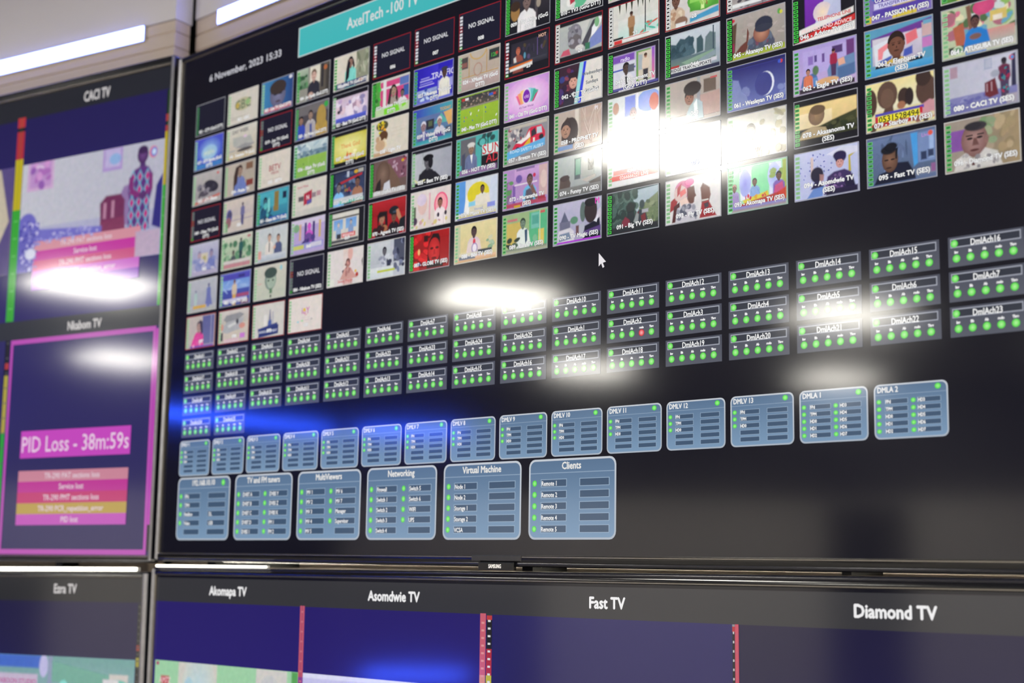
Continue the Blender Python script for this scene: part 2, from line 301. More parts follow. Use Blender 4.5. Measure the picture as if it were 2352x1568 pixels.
TILES = '''
1|9|d|001 - GTV (GoG DTT)|b 1b1b29;r 8 4 96 80 17172a
2|N|l|002 - GBC|b c8c1b6;e 50 42 27 20 b0ab8c;t 50 42 28 5f6f58 GBC;e 66 40 8 9 8fae78;e 32 43 6 9 b7a050;r 12 78 60 80 a8a298;r 12 84 45 86 a8a298
3|9|l|003 - Live TV (GoG DTT)|h 0 0 100 100 3d7fae 26407a;s 52 50 24 36 777694 5c5c78;e 52 28 26 22 3a302e;r 30 28 33 44 3a302e;r 72 28 75 44 3a302e;e 44 48 5 3 2c2a35;e 61 48 5 3 2c2a35;e 53 70 8 3 4a3c4a;r 45 86 60 100 4f4d68;r 10 84 96 96 c25a68;e 91 8 5 5 d8d8e0
4|9|m|004 - Joy Family (GoG DTT)|b 8d8b82;r 40 2 70 52 d6cfbf;r 70 0 100 100 575049;r 74 0 80 70 2f2d33;r 88 10 98 90 3d3936;v 0 0 34 60 a7b3a0 4a7350;n 16 4 20 32 55 5 7 3f6a45,5b8a5f,2f5038;P 52 28 15 b9988c 6a5648 2c2c38;e 86 16 5 7 b0653c;e 44 86 8 10 b9988c
5|9|m|005 - Net2 TV (GoG DTT)|b cfc8b8;h 0 0 60 100 d8d0c2 cbc4b4;r 64 0 100 80 8a8c78;n 14 64 0 100 70 3 14 9aa088,707660,b0b09c;P 48 26 13 8a6a5e 1d1a22 7fcfc4;p 1d1a22 40,18 47,28 44,70 34,86 36,44;p 1d1a22 56,20 60,42 56,48 53,30;v 5 80 95 97 2c3570 222a58;e 78 86 8 4 c07a50;e 26 90 10 4 d8d8e0
6|R|w|006|b 16162a;t 54 40 12 d8d8dc NO SIGNAL
7|R|w|007|b 16162a;t 54 40 12 d8d8dc NO SIGNAL
8|R|w|008|b 16162a;t 54 40 12 e0e0e4 NO SIGNAL
9|9|G|009 - TV Africa (GoG/DTT)|B 20202c 15151d;v 15 5 100 82 37343c 1c1a22;r 66 5 72 75 4a454a;e 74 38 5 12 9a8f80;P 48 26 17 6e5c58 2a262c e4e0e0;e 22 46 10 22 9a7444;e 22 30 11 13 3a2a20
10|9|G|010 - TV3 (GoG DTT)|b cfd0cc;r 70 20 100 70 8fe0d4;n 10 20 30 60 80 8 12 5fb890,d86070,e8e4e0,3d9a70;p b03848 30,50 44,44 46,64 32,72;e 55 60 14 22 62b48c;r 0 84 100 100 17171f
11|N|l|011|b c4b7b0;n 20 5 30 95 95 8 10 c89aa0,a8b0a0,d8d0c8,8a7a90;P 50 40 14 7d5a4c 2a2020 b85a70
12|9|m|012|B 4b6ea0 2b3b60;P 50 38 15 8a6450 221c1c c0c4d0
13|9|m|013|B b03840 602030;P 40 38 14 8a6450 221c1c 2d3a70;P 72 42 12 6a4a3c 1c1818 d0d0d0
14|9|m|014|B d8c890 907040;P 50 38 15 6a4a3c 1c1818 f0f0f0
15|9|m|015|B 88b0d0 507090;r 0 60 100 100 5a8a50;n 12 10 30 90 60 8 10 406a40,7aa070
16|9|m|016|B 705088 302040;P 50 38 15 8a6450 221c1c e0c060
17|9|l|017 - GTV Sports (GoG/DTT)|B 4a4fc0 2e5aa8;s 52 44 42 42 8fb6dc 4a58c0;s 52 50 26 22 a9c4c8 8fb4d8;t 52 52 10 c8d4c0 SPORTS+;r 4 84 96 96 3f78b8
18|N|l|018 - Dominion TV (GoG)|B c9c5ba b9ab98;t 46 14 11 55555c DAY WEEK;p a9a8a4 20,30 80,36 90,60 60,70 24,58;p 908f90 30,64 60,56 96,62 70,74;e 62 74 26 5 4a4648;r 6 84 96 96 c0a878;r 8 70 30 72 7c8c9c;e 62 34 6 4 d0b4cc
19|R|x|019 - Joy TV (GoG/DTT)|b 17162a;t 56 40 12 d8d8dc NO SIGNAL
20|9|m|020 - Joy Prime (GoG DTT)|b 4a464c;r 10 0 100 30 6a6668;P 78 36 15 9a7a5c 4a3826 b09048;e 78 46 14 34 a88a48;P 46 32 12 8d7468 2c2628 b9b2b4;p a59ea2 32,56 56,52 64,100 24,100;p 3a4a8a 44,60 50,58 52,100 46,100;P 18 42 11 8a6a5c 1e1a1e 3448a8;e 92 14 6 8 38a048
21|9|l|021 - Best TV (GoG DTT)|b cbb8cc;L;v 10 18 96 70 c9b3c4 d4c4dc;n 26 14 22 92 66 7 10 b59cc0,e0d2e2,a88aa0,8c86b0,d8bcc8;p e6d8e4 44,40 56,34 60,74 40,76;p 6a5a78 20,36 26,32 28,50 20,52;e 18 52 4 5 30283a;e 84 26 8 7 8a80a8;v 10 70 96 84 5560c8 4a52a8
22|N|G|022 - Adom TV (GoG/DTT)|b c4c4bc;r 22 6 100 74 c8487c;r 30 0 38 80 d8d8d4;r 20 22 100 28 dcd4d8;r 74 6 100 28 5a70b0;r 84 30 100 60 3a5aa0;r 0 0 22 90 4e9a40;n 12 0 10 22 90 5 6 3cb43c,8ac880,306c30;P 58 36 14 9a7c6c 2e2626 a09088;p 2e2626 48,30 54,28 50,70 42,76;p 2e2626 66,30 70,44 70,72 64,60;P 82 50 9 6a5a58 26222a d4d4d4;r 6 78 100 100 b8d0a0;p 7cd030 34,82 70,74 76,96 34,100;p 84d038 80,74 92,72 92,86 82,90
23|9|m|023 - Asempa TV (GoG/DTT)|b 2a20b0;h 0 0 62 60 2418a8 3a30c0;r 16 36 54 40 a8a4e0;r 16 44 48 47 8c88d8;r 14 50 52 53 a8a4e0;r 18 30 40 33 9a96dc;v 6 62 62 92 93a0d0 5a68b0;n 10 8 62 60 90 6 6 c0d0ec,3048a0,7088c8;r 60 18 100 90 3a34b0;t 74 32 16 d8d4f0 TRAFFIC;r 62 48 98 70 9a98dc;P 78 30 11 4a3632 1c181a e0dcd0;e 78 20 8 5 3c3a44;r 6 92 100 100 6a70c8
24|N|l|024 - XMusic TV (GoG/DTT)|b b5a79c;v 0 0 100 60 b9ac9e b3a395;p b08a48 26,14 27.5,14 27.5,66 26,66;p b08a48 68,6 69.5,6 69.5,64 68,64;r 10 62 96 64 b48c4c;e 48 2 20 22 c09a50;e 48 1 18 20 b9ac9e;e 48 50 10 17 a87868;e 48 50 8.4 15 b7a89b;r 74 8 98 36 333a3a;t 86 24 10 48b048 120;e 92 22 3 4 b04040;r 6 10 24 40 4a4444;r 8 24 22 36 8a5a54;v 0 70 100 100 b9a2a0 a89690
25|R|w|25|b 14141e;v 14 14 96 76 2b2834 343440;n 14 30 18 92 60 3 10 3a3448,4a4030,54486a,2a2a38;r 72 16 74 60 5a4a78;P 30 36 9 b0624c 8a4a3c 8c4a40;p d0d0cc 20,52 25,50 28,74 22,76;e 45 52 2.5 8 5a90a8;v 12 64 94 76 3c3c48 2c2c36;p d8702c 10,72 62,68 62,72 10,78;p e4e0d8 12,78 62,72 62,80 12,84;t 84 14 8 e8b8a0 HOT
26|R|W|26|b 1a1a20;v 10 12 98 86 b0b4b0 a8acac;p c4c4c0 40,12 74,12 60,60 46,70;p 4a4a52 55,70 80,16 92,12 72,60 68,78;p e8e8ec 78,34 92,12 98,16 96,26 84,50 76,56;e 88 24 5 12 7cae80;p 7a88c0 74,60 98,34 98,76 70,84;e 42 40 15 28 7e7c84;e 42 56 14 18 6a6468;n 14 30 16 54 60 4 7 8c8a92,605e68,a09ca4;p c4586c 12,84 18,72 30,70 34,86;e 52 74 9 7 d0ccc8;r 64 68 74 84 3c7458
27|R|W|27|b d4d2ca;v 20 40 100 90 d8d8d2 b8d8d0;r 72 0 74 84 35353a;p 3e4438 20,0 25,0 23,26;p 3e4438 34,0 38,0 36,28;p 3e4438 44,0 49,0 47,26;p 3e4438 57,0 61,0 59,22;p 3e4438 66,0 70,0 68,22;p 3e4438 79,0 83,0 81,20;p 3e4438 90,0 94,0 92,14;W 46 26 66 7c5a48 3c2a26 a8805c 8a6848;n 10 60 62 100 84 6 4 58b8a0,d07070,78c4b0,c86858;r 10 84 100 94 e2e0dc;r 30 85 80 87 d08a84;r 12 86 28 96 d03838;r 6 80 30 85 2c2c30;r 10 95 100 100 6a5a50
28|R|W|28|b cfcac6;P 20 34 14 6a4a3e 241c1c c8b098;n 10 8 58 32 86 3 5 b08a70,dcc8b0;r 46 10 98 70 4f9a38;s 70 46 28 26 7cc850 4f9a38;p d8f0a0 68,10 72,10 72,70 66,70;p 8fd060 46,40 66,44 66,50 46,50;p c0e880 80,14 84,20 70,50 68,44;n 10 64 34 82 60 2 9 8a7040,a0c868,d8e8b0;p 4898c0 46,84 98,72 98,86 46,94;e 30 86 12 12 8a6a58;r 20 88 38 98 e0e0e0
29|R|W|29|b 9a949c;v 10 40 98 94 6a6468 b0a8a4;P 50 30 15 6a4c40 241c1c 8c848c;n 12 10 60 90 90 5 5 c8c0bc,6a6058,48444c;r 10 84 60 92 e4e4e4
30|R|W|30|B a0b0b8 788088;P 50 38 15 6a4c40 241c1c 486080
31|R|W|31|B c0a080 806040;P 50 38 15 6a4c40 241c1c 884848
32|R|W|32|B 80a080 406040;n 20 10 20 90 80 8 10 507050,a0c090
33|9|l|033 - eTV Ghana|b a7a1a0;v 0 0 100 80 b0aaa8 948e92;e 64 48 26 18 2c2a38 -14;e 40 66 18 10 4e4854;e 24 46 9 12 75707c;n 12 20 40 84 74 5 6 3a3844,6a6470,8c8690;e 86 12 4 4 c06060;p b86a60 8,90 96,76 96,84 8,98
34|9|l|034 - Praise TV|b a89c90;r 10 0 46 100 b4a89c;P 50 26 15 8c7468 3c2c2a 6c78ac;p 3c2c2a 36,14 46,10 42,60 30,90 30,40;p 6878b0 34,70 60,54 76,76 74,100 30,100;r 70 8 92 28 7a5a48;r 72 60 94 78 7c3a34
35|N|l|035 - BETV|b cfc6bb;t 52 46 17 9c4048 BETV;t 52 62 8 a86068 VISION;r 16 78 70 80 b8b0a8;r 16 84 50 86 b8b0a8
36|9|m|036 - Elijah TV (GoG/DTT)|B b9c8cc 8aa0a8;n 14 10 4 96 32 10 5 a0b4c0,c8d4d4,7890a0;r 6 26 98 42 6a8494;n 20 8 28 96 42 4 4 8aa0a8,566e80,a8b8b8;v 6 42 98 100 8ab04c 7fae58;r 44 42 45 100 a8c078;e 60 70 1.2 5 d0d8c0;e 30 62 1 4 506a40
37|9|m|037 - Holy TV (GoG/DTT)|b 16161f;s 52 46 70 52 ece6a0 b8b020;r 0 0 100 12 14141c;r 0 86 100 100 14141c;r 0 0 8 100 14141c;t 54 42 12 d89048 Thank God;p d06030 40,82 46,58 54,84;e 60 72 8 6 e0c0a0;n 8 20 60 90 84 5 4 e8d060,d87040,f0e8b0
38|N|l|038 - Light TV|b d2cabb;e 30 16 16 14 4c4a30;n 12 18 6 40 34 4 5 d8c830,e8a830,404028,b8a028;e 34 48 11 16 b08c64;e 34 44 12 14 5a3c28;n 10 16 50 40 84 6 7 d8c4a4,b89878,e0d0b8;e 26 70 13 15 c0a080;r 56 30 90 31 c8bca8;r 54 40 92 41 c8bca8;r 56 50 86 51 c8bca8;v 8 88 60 100 c0a080 b89470
39|9|m|039 - Vision TV (GoG/DTT)|h 0 0 100 26 3838b0 4aa0a8;v 0 24 100 100 6070a0 48809a;t 82 16 8 d8a048 TODAY;p 58a8a0 54,50 72,26 90,54;p d8a868 78,26 100,22 100,60 90,62;r 34 36 54 62 2c2c3c;r 40 40 50 54 546048;P 68 46 11 9a7a74 d0ccd0 c8c4d4;p 5a4a88 58,78 76,74 80,92 56,94;P 28 50 12 8a7078 d0ccd8 5a5c98;p c8c4d4 26,64 32,64 31,90 28,90;r 84 66 98 84 50586a;v 6 88 100 100 3c8ca0 4aa8b0
40|9|m|040 - Max TV (GoG DTT)|b 90b030;v 6 4 98 36 3a3a40 5a5448;n 50 12 6 96 34 2.2 2.6 6a645c,8a7468,3c3a3e,a08c80;r 10 32 98 36 8c8478;v 6 36 98 100 98b838 8aac34;r 64 36 64.8 100 b0c868;n 14 14 44 94 92 .9 3.5 e8e8e8,d87048,f0f0e0,3858a0;r 12 8 20 14 c03838;r 20 8 28 14 d8d8d8;r 76 12 86 18 3060c0;r 86 12 92 18 c04040
41|N|l|041 - Citi TV (GoG DTT)|s 50 46 90 76 ecd0ec a860c4;s 50 46 50 44 f2dcee d8a0dc;p e86890 26,40 38,36 44,62 34,64;p f0a070 30,36 42,32 44,62 38,64;p f0c878 36,30 46,28 46,60 42,62;p 68c0c0 58,28 70,32 62,62 56,62;p 48a890 66,32 76,38 66,62 60,62;p c83870 70,46 76,40 66,62 62,64;p a0d0e0 54,26 60,28 58,60 54,62;e 50 46 9 19 f0e8f0;e 50 46 8 17 7828a8;t 50 46 9 d8b0e8 citi;t 50 72 5 9a6ca8 It's Your World
42|9|G|042 - CIT TV (GoG/DTT)|b ded8d0;r 0 0 56 100 3a2434;n 22 10 10 40 90 5 8 6a2840,48306a,2c1c38,844050,384080;F 40 42 17 c89484 382838;e 41 27 12 7 30222c;p 2c2838 22,72 44,66 46,100 18,100;p e0e0e0 36,72 42,68 42,84;p 9ad8d8 54,0 62,0 50,100 42,100;p 3040d8 62,0 68,0 56,100 50,100;r 68 0 100 100 ded8d0;p ded8d0 68,0 100,0 100,100 56,100;t 79 32 8 5a6470 Wednesdays;t 79 44 7 5a6470 &;t 79 54 8 5a6470 Sundays;t 79 72 8 5a6470 6am-7am
43|9|G|043 - Movement TV/(GoG DTT)|b 1b1826;v 9 12 92 92 b8a8d0 d0c8d4;r 10 14 52 30 7a50b0;t 34 24 9 e0d8f0 radio;r 10 32 54 80 cfd0dc;r 10 46 54 50 5060b0;P 36 46 12 4a3a36 1e1a1c dcd8dc;p 2c2c34 34,66 38,66 39,90 36,92;r 40 40 52 58 5a5e6c;r 56 14 84 86 6a9a50;r 60 18 86 84 d0c4b4;r 60 24 68 60 a8b0b4;W 74 24 64 a07864 4c3830 d8c4b0 35323c;v 86 14 91 86 8a58c0 e07890;r 9 90 98 96 4a4890
44|9|G|044|B c0c8d0 8c98a4;v 10 6 92 60 c4ccd4 a8b4bc;p 3c5560 10,22 20,26 28,14 36,18 44,12 50,20 54,56 10,66;n 18 12 22 50 58 5 8 344c58,4a6470,2e4650;p 40585f 58,24 66,18 70,30 70,56 58,58;p 66787c 74,26 82,16 92,22 92,60 72,58;r 87 4 89 70 3c4c58;v 10 58 92 78 5c7078 6c8478;p 84a08c 30,70 88,58 90,66 40,78;p 8898a0 60,74 92,60 92,72 70,80;r 10 78 84 90 dcdcdc;r 10 74 26 79 b03838;t 46 84 7 44444c BRIDGE TRAFFIC UPDATE;r 84 76 94 84 c8c8d0;r 8 90 100 100 2a2c48
45|9|G|045 - Akanayo TV (SES)|b a59b96;v 0 0 100 90 aca29c 989088;n 24 30 10 98 80 6 3 b0a6a0,9c928c,a89c94;p 5a4436 6,22 18,16 14,90 6,94;p 6a3c34 12,88 24,70 34,62 36,34 39,46 36,78 26,96;p 4e5264 34,96 40,62 52,48 74,52 82,74 82,96;n 16 38 58 78 92 4 7 5e6478,74485c,485468,606a7c;s 60 52 13 20 c08a70 8a5a4c;e 64 34 15 17 2e3244;e 64 42 15 9 343848;e 90 16 3 6 60a050;e 93 18 2.5 4 d0c848;e 11 10 4 4 c03040;v 6 86 100 98 98a83c a4b040;r 10 60 14 80 8c2c48
46|9|G|046 - Advice TV (SES)|b 15141d;v 20 0 76 74 7a30b0 6a2898;p c0c4e0 34,74 46,30 60,0 76,0 76,70;s 48 44 14 20 f0d8b8 d8c8d0;p b8bcd8 52,64 60,36 76,10 76,70;p e4e0dc 8,72 96,50 96,62 8,84;t 66 58 7 d06060 TELEPHONE LINE;p c83030 4,88 98,66 98,78 4,100;t 54 76 8 f0d0d0 PRAYERS AND ADVICE;p e8e4e0 4,98 98,80 98,100 4,100
47|9|m|047 - PASSION TV (SES)|b 7a6ab0;n 30 6 0 98 60 8 9 584aa0,c8a848,3878c0,d8d0e0,905080;P 60 20 14 6a4c40 241c1c d8c048;r 16 46 88 60 5a48a0;t 52 53 9 f0f0f0 US BANK ONLINE;r 16 60 80 72 d0ccec;t 48 66 7 6a60a8 TRANSFER NOW;r 14 74 96 90 5440a0;r 4 84 12 98 d0b030
48|N|m|048 - Sunset TV|B 70b848 508838;n 18 6 6 96 90 8 10 88c850,d0c840,40702c
49|R|x|049 - Okay TV (GoG/DTT)|b 19162a;t 54 42 12 cfcfd4 NO SIGNAL
50|9|l|050|b c0b4ac;v 0 0 100 50 c8bcb0 b8acac;r 0 62 100 66 a89ca4;W 64 16 66 6a6474 4a4454 6a6890 54527a;e 20 50 10 22 5a5890;e 18 68 9 16 8c6068;e 22 44 7 9 4c4868;r 10 70 16 96 6a9a70
51|9|m|051 - Ghana Info TV (GoG)|b 3c90a4;v 6 6 94 100 4aa4b4 2c6c8c;r 52 8 68 62 8a7448;r 44 6 94 50 48a0b0;r 54 8 68 66 86703c;r 80 14 92 34 1c2440;P 26 32 12 3a5a6c 16202c 26405c;n 10 10 40 50 90 6 10 1e4a64,58b0b0,205070;p 7cc8c4 34,30 40,20 42,60 36,68;r 40 80 94 94 3058a8
52|N|l|052|b cdc6bc;t 30 16 7 c07880 Sport Wave;p a82c44 34,38 58,30 58,64 34,72;t 46 50 12 e8d8dc N;r 18 44 34 58 5a5458;r 58 40 70 54 887880;r 72 38 84 52 b08890;p 5a5498 44,60 58,56 58,68 44,72;e 90 90 3 4 b87070;h 4 84 96 100 c4c0b8 b8b6b0
53|9|G|053 - Smart TV (GoG)|b 23283f;v 14 6 96 88 2c3450 3c4668;n 26 16 10 92 76 6 6 48587c,24304c,5c7090,303c5c;p b02c34 22,34 90,18 90,24 22,40;r 48 6 54 22 b8c0d0;P 26 46 12 70686c 2a2830 80b8e8;P 78 40 12 6a4c44 1c181e a07058;e 74 12 6 5 c8a030;r 80 6 94 16 a8a8a0;r 12 76 94 88 c0c4c8;r 30 86 96 94 48b8a0;n 6 40 44 62 66 3 4 8c7040,a04048
54|9|G|054 - Joyful TV (SES)|b 6a5450;r 48 0 100 60 7c5060;n 26 50 2 98 56 3 6 b090a0,5c3848,8c6878;p 6e5648 14,90 20,36 38,10 54,16 76,56 86,86 70,96;s 36 40 18 34 846a5c 5e483e;p 2a2224 12,96 20,62 30,50 32,96;p c8c8d0 36,92 40,66 54,60 58,94;e 88 14 4 4 c8a030;e 93 12 3 3 c04040;r 6 84 96 96 c4c0c0
55|9|l|055 - Best TV (SES)|b a9abb3;h 8 10 100 86 b4b6bc 9c9eaa;r 0 0 100 10 1a1a24;r 28 10 29 40 7a7c84;P 40 36 16 5a585e 121218 2a2a32;e 42 26 13 9 0e0e14;e 48 40 6 16 1a1a20;p 202028 16,96 20,66 36,58 60,66 76,86 76,96;n 5 10 80 60 90 6 3 d0d0a0,404048;r 0 88 100 100 16161e
56|9|m|056 - HOT TV (SES)|b 4fa8a4;r 10 4 46 70 64646a;n 10 46 6 96 60 7 8 2c4a4c,6cc0b8,3c8480;e 62 22 9 12 35484a;e 62 22 7 9 58b0ac;r 74 6 76 40 20302e;r 60 40 100 100 1c1c22;r 62 30 100 56 cfe4e0;t 84 42 24 c83440 SUN;t 86 66 22 c83440 AD;P 36 32 12 8a6c5c c8c4c0 6a7498;e 36 22 9 6 d0ccc8;p 484a60 14,44 22,40 22,96 14,92;r 6 84 96 98 8a6a98;p e8e8e8 34,48 40,48 38,72
57|N|m|057 - Breeze TV (SES)|b 8c8a90;n 26 10 8 50 54 4 8 504c54,b0a8a4,8a4a54,6a6a74,d0c8c4;r 14 4 96 12 b8b0a4;p d02848 20,60 26,50 48,42 56,20 62,16 84,16 92,34 92,46 70,62 24,68;p e8e0e0 28,48 50,38 58,24 60,40 40,52;p d8b030 44,60 58,42 60,40 60,58;p 30303a 62,26 70,20 74,36 62,42;p b8c8d0 74,20 84,20 86,36 74,36;r 66 44 70 58 e0d8d0;e 32 64 5 6 28242c;e 84 46 5 7 28242c;p 60a8d8 8,66 92,50 92,68 8,86;t 52 67 8 c0dcf0 ROAD SAFETY ALERT;v 8 86 96 100 a09c9c 9a9696
58|9|m|058 - PROPHET TV/(SES)|b b8a89c;r 44 0 52 90 d8ccc0;r 56 0 100 90 b8a094;n 10 56 0 100 80 1.5 30 c8b4a8,a89084;t 88 10 9 e8e0e8 PI;p 3c2c2a 16,70 18,30 28,16 38,22 46,50 50,64 40,78;e 36 52 15 34 34262a;F 25 46 19 a07864 34262a;r 8 84 40 94 7090c0
59|N|l|059|b d8dcdc;r 34 4 54 50 8090e0;s 80 24 22 24 b0b8f0 90a8e8;r 56 0 60 60 e8e8f0;e 90 30 9 20 d88070;e 16 26 6 14 c0907c;P 50 46 12 b09090 a098a0 e0e0e8;v 0 70 100 100 e0e0e0 d0e0e0
60|9|m|060|b b0a49c;v 0 0 100 80 b4a8a0 a89c94;r 58 0 64 60 9c9ca0;r 70 10 92 40 6a5a50;r 82 8 94 12 c05858;p b89890 64,44 100,40 100,90 66,90;F 44 44 15 8a5c4c 2c2222;e 50 24 16 16 2c2224;p a8bcc0 34,96 44,66 56,48 68,60 70,96;p e8ecec 52,60 58,50 60,90 54,96
61|9|m|061 - Wesleyan TV (SES)|B 303078 6a74b4;v 10 10 98 90 2e2e74 606aac;e 66 54 14 26 e8ecf8;e 62.5 54 14.4 26 3e4288;n 12 8 50 34 92 8 10 7880b4,8a92c4,6870a8;p 7c86b8 10,30 20,34 26,60 34,70 38,96 8,96;n 5 90 66 100 86 5 8 7c86bc;e 92 14 2.5 4 c84040;e 89 14 2.5 4 4058c0;r 8 4 98 8 26265a
62|9|m|062 - Eagle TV (SES)|B a898d4 c0a8d0;r 16 10 96 60 b4a4dc;r 24 22 32 40 8a70b8;r 34 22 38 36 5c4a88;r 46 22 50 40 6a5090;r 62 12 78 28 50386c;r 84 6 96 50 6a3c78;p 6a88b0 54,60 60,44 96,36 98,78 56,82;p 506c98 70,60 96,56 96,80 70,84;p 4c6c9c 12,84 16,62 36,58 40,80 20,90;p e0a890 70,42 80,40 82,54 72,56;p 5e8ac0 12,92 22,70 38,68 40,92;W 64 18 56 a0685c 2c2026 a02848 4c3458;P 24 54 6 a87868 2c2026 d87858;e 36 54 5 10 5a7858;e 54 82 18 8 d8a878;r 36 76 38 84 d0d0d8;r 10 88 96 98 38303a
63|9|m|063 - Elephant TV/(SES)|b 5a98b8;p 6a3a90 10,20 98,4 98,20 10,36;v 12 22 84 76 d0c8d4 b8b0c4;p d8dce4 14,34 44,26 44,72 16,80;p e88890 20,44 36,34 40,40 28,52 26,66 20,66;p e07078 60,26 76,20 78,40 62,48;p 5060b0 20,70 40,62 40,80 22,84;p 4858b0 58,56 70,52 70,68 56,72;P 47 42 24 6a4436 2a1c1a d0b050;r 84 12 98 40 c8a8a8;r 86 8 98 16 6aa0c0;r 84 42 98 62 c078b8;r 16 78 84 84 14141c;t 48 81 5 e8e8e8 MR STANBOAH;v 4 84 98 98 50a0d0 3c90c4
64|9|l|064 - ATUGUBA TV (SES)|b b8c0a0;n 40 8 4 98 60 9 10 d0708c,88b060,e0d8b0,68a0b8,a86878,c8d0d0,506c48;s 58 12 14 14 d05080 c84878;p b06048 16,40 30,34 34,80 20,78;p 7c5848 34,4 40,2 44,56 38,58;r 66 24 88 44 d0b868;v 60 58 98 84 c89088 b0a8a0;P 46 36 11 5a3c38 241c20 2a7cc8;p 2878c4 28,90 34,60 46,50 62,58 66,86;e 46 66 8 6 7a5a54;r 70 34 82 44 e0d8c8;r 10 78 30 90 2c3c30;e 22 86 7 9 c8d8b8;e 22 86 5 6 5a8a60;v 34 82 98 96 b0b0a8 c0bcb4
65|9|l|065|b a6a4bc;v 0 0 100 60 b4b2c4 9496b8;P 34 36 11 a8909c 807c98 8c90b8;r 40 32 64 62 c4baa8;e 52 48 6 8 a8a070;P 76 36 11 8c7c94 60608c 7078b0;n 16 10 50 94 90 7 7 8c90bc,b8b4c8,7c84b4;r 8 86 96 98 a8a0b8
66|N|l|066|b a8b49c;v 0 0 100 32 c4c4b4 b0b8a4;n 34 6 22 96 74 9 9 5c8868,88a888,4a7458,a8bca0;W 64 12 66 4a4c50 2a2c32 2e5a58 2c3c44;P 40 52 7 5a5450 2c2c30 4a5458;r 6 74 96 84 c8c0bc;r 8 84 96 96 b88088;e 90 10 6 4 b07078
67|N|l|067|b b8bcbc;v 0 0 100 70 bcc0c4 c0c4c0;r 52 0 54 60 a8acb0;P 44 30 10 b89888 5a4c48 d8d0c8;p 40424c 43,46 46,46 46,74 43,72;P 72 36 10 a88474 4a4040 50587c;p d8a890 56,62 64,54 64,64 58,68;v 10 80 96 98 c0c4cc a8b0bc;r 10 66 20 90 d09890
68|9|l|068|b ae9cc8;r 0 0 100 20 c8bcd4;r 24 14 30 60 c8a080;r 40 12 46 68 3c2c70;r 64 12 70 70 34286a;r 82 12 88 60 c8a868;P 54 24 9 c850b8 c04cb0 c858c0;e 52 56 12 14 6a4a90;p 584088 60,72 66,48 72,72;n 10 34 56 74 78 5 7 4c3c80,3c306c;v 6 70 96 88 8a8ac8 9c98cc;r 8 74 40 86 c0c068;r 60 72 92 84 c8c4d4;e 16 24 9 12 7aa07c
69|9|m|069|b 16161f;r 10 8 84 20 d0ccc4;r 10 24 84 92 ccc8c0;v 14 26 40 54 6c98d0 88b0d8;v 48 26 78 54 6c98d0 80a8d4;P 28 40 6 c0b0a8 8898a8 90a8c8;P 63 38 6 a8a0a0 606878 8098c0;r 38 66 76 78 c84848;t 57 72 7 f0d8d8 BREAKING;r 24 66 36 80 35353c;r 10 82 84 90 48484e
70|9|G|070 - Agyenk TV (SES)|b a01c24;v 10 4 96 40 b0242c 90181c;P 36 48 14 9a6c58 1c1418 2c1c20;p 1c1418 24,40 30,30 50,32 52,70 46,76 44,44 30,46 26,76;P 68 50 12 6a4438 181418 201820;e 68 34 13 12 1a2028;e 72 38 7 3 3a4854;p b88060 74,34 80,32 88,56 84,66 76,50;p 181c24 84,60 98,54 98,90 80,90;e 44 78 8 10 a06848;n 8 12 74 40 94 6 6 2c1c20,3a1418
71|N|l|071|b d8ccc8;v 40 0 64 90 e0d4d0 d8c8c0;e 30 36 12 28 d8b8b0;e 28 24 12 16 d4c4d8;r 46 10 50 80 d8a8b0;e 76 44 17 30 e84c7c;e 76 44 14 26 f0a0a8;P 74 40 11 8a5e50 2a2022 e8dcdc;e 70 72 3 6 302838;e 88 70 3 6 302838;n 12 8 76 96 96 5 5 d0c080,c8a0a0,e8e0d8;r 4 40 14 84 5a6a50;e 12 78 6 10 4a3a50
72|9|m|072 - Maxx TV (SES)|b cfd4d8;r 0 0 24 84 5a94d8;p e8e8e4 20,90 26,40 44,14 60,6 60,14 46,30 34,60 32,90;e 54 40 26 30 d8c830;p d4ccc0 36,90 36,62 54,48 84,60 86,90;r 82 4 100 70 c8d0e0;P 64 30 9 6a5040 2c241e e4e0d8;p e0d8c8 44,66 50,44 78,44 84,70 60,74;r 32 58 48 70 88c8e0;r 34 70 84 88 d8d0b8;t 56 78 7 a8a8c0 blessed;r 76 68 94 80 8890d8;v 10 88 96 96 d0c498 c8bc90;r 6 96 96 100 3038a0
73|9|m|073 - Maranatha TV/(SES)|b b08cc0;v 26 4 80 30 c8a0d0 b890c8;r 30 2 70 8 8a70a0;r 80 4 98 80 c8a8a8;e 90 40 7 22 d8bcb8;r 22 42 28 96 7858a0;r 26 40 76 44 d8c8d8;e 36 28 7 10 7058a0;r 6 30 20 86 806c88;n 8 8 30 22 84 4 8 60905c,a878b0;P 60 34 12 6e5450 4a3c40 6ab0d8;e 70 26 3 5 c03050;p 5a5664 50,96 52,60 60,56 68,64 68,96;p 7a5a50 60,52 66,46 80,84 74,88;r 8 86 96 96 b04860;r 78 80 94 88 a03848;r 26 92 40 98 c8a030
74|9|m|074 - Funny TV (SES)|B b8c0bc 989c9c;r 44 10 56 60 5a6468;r 46 12 56 50 78a890;r 70 14 80 46 70706c;r 58 10 84 58 a8aaa4;r 72 16 82 44 6c6c66;n 6 72 20 82 40 1.4 12 3c3c3a;p 5a4c48 12,86 14,50 30,46 36,66 34,86;e 24 52 10 7 4c4040;p b8b0a8 58,64 86,56 88,62 70,72;p 5a5450 74,72 98,64 98,84 80,86;v 8 76 98 98 7a7a78 6a6a6a
75|N|l|075|b e0e0dc;P 50 34 14 b09888 504448 d0d4e0;v 6 60 98 70 d8d8e0 e0e0e8;r 12 62 98 72 e07068;t 56 67 7 f0d8d4 0208896222;r 4 74 98 86 d84840;t 52 80 8 f4dcd8 0266666221 LIVE;r 4 86 98 98 dcdcdc
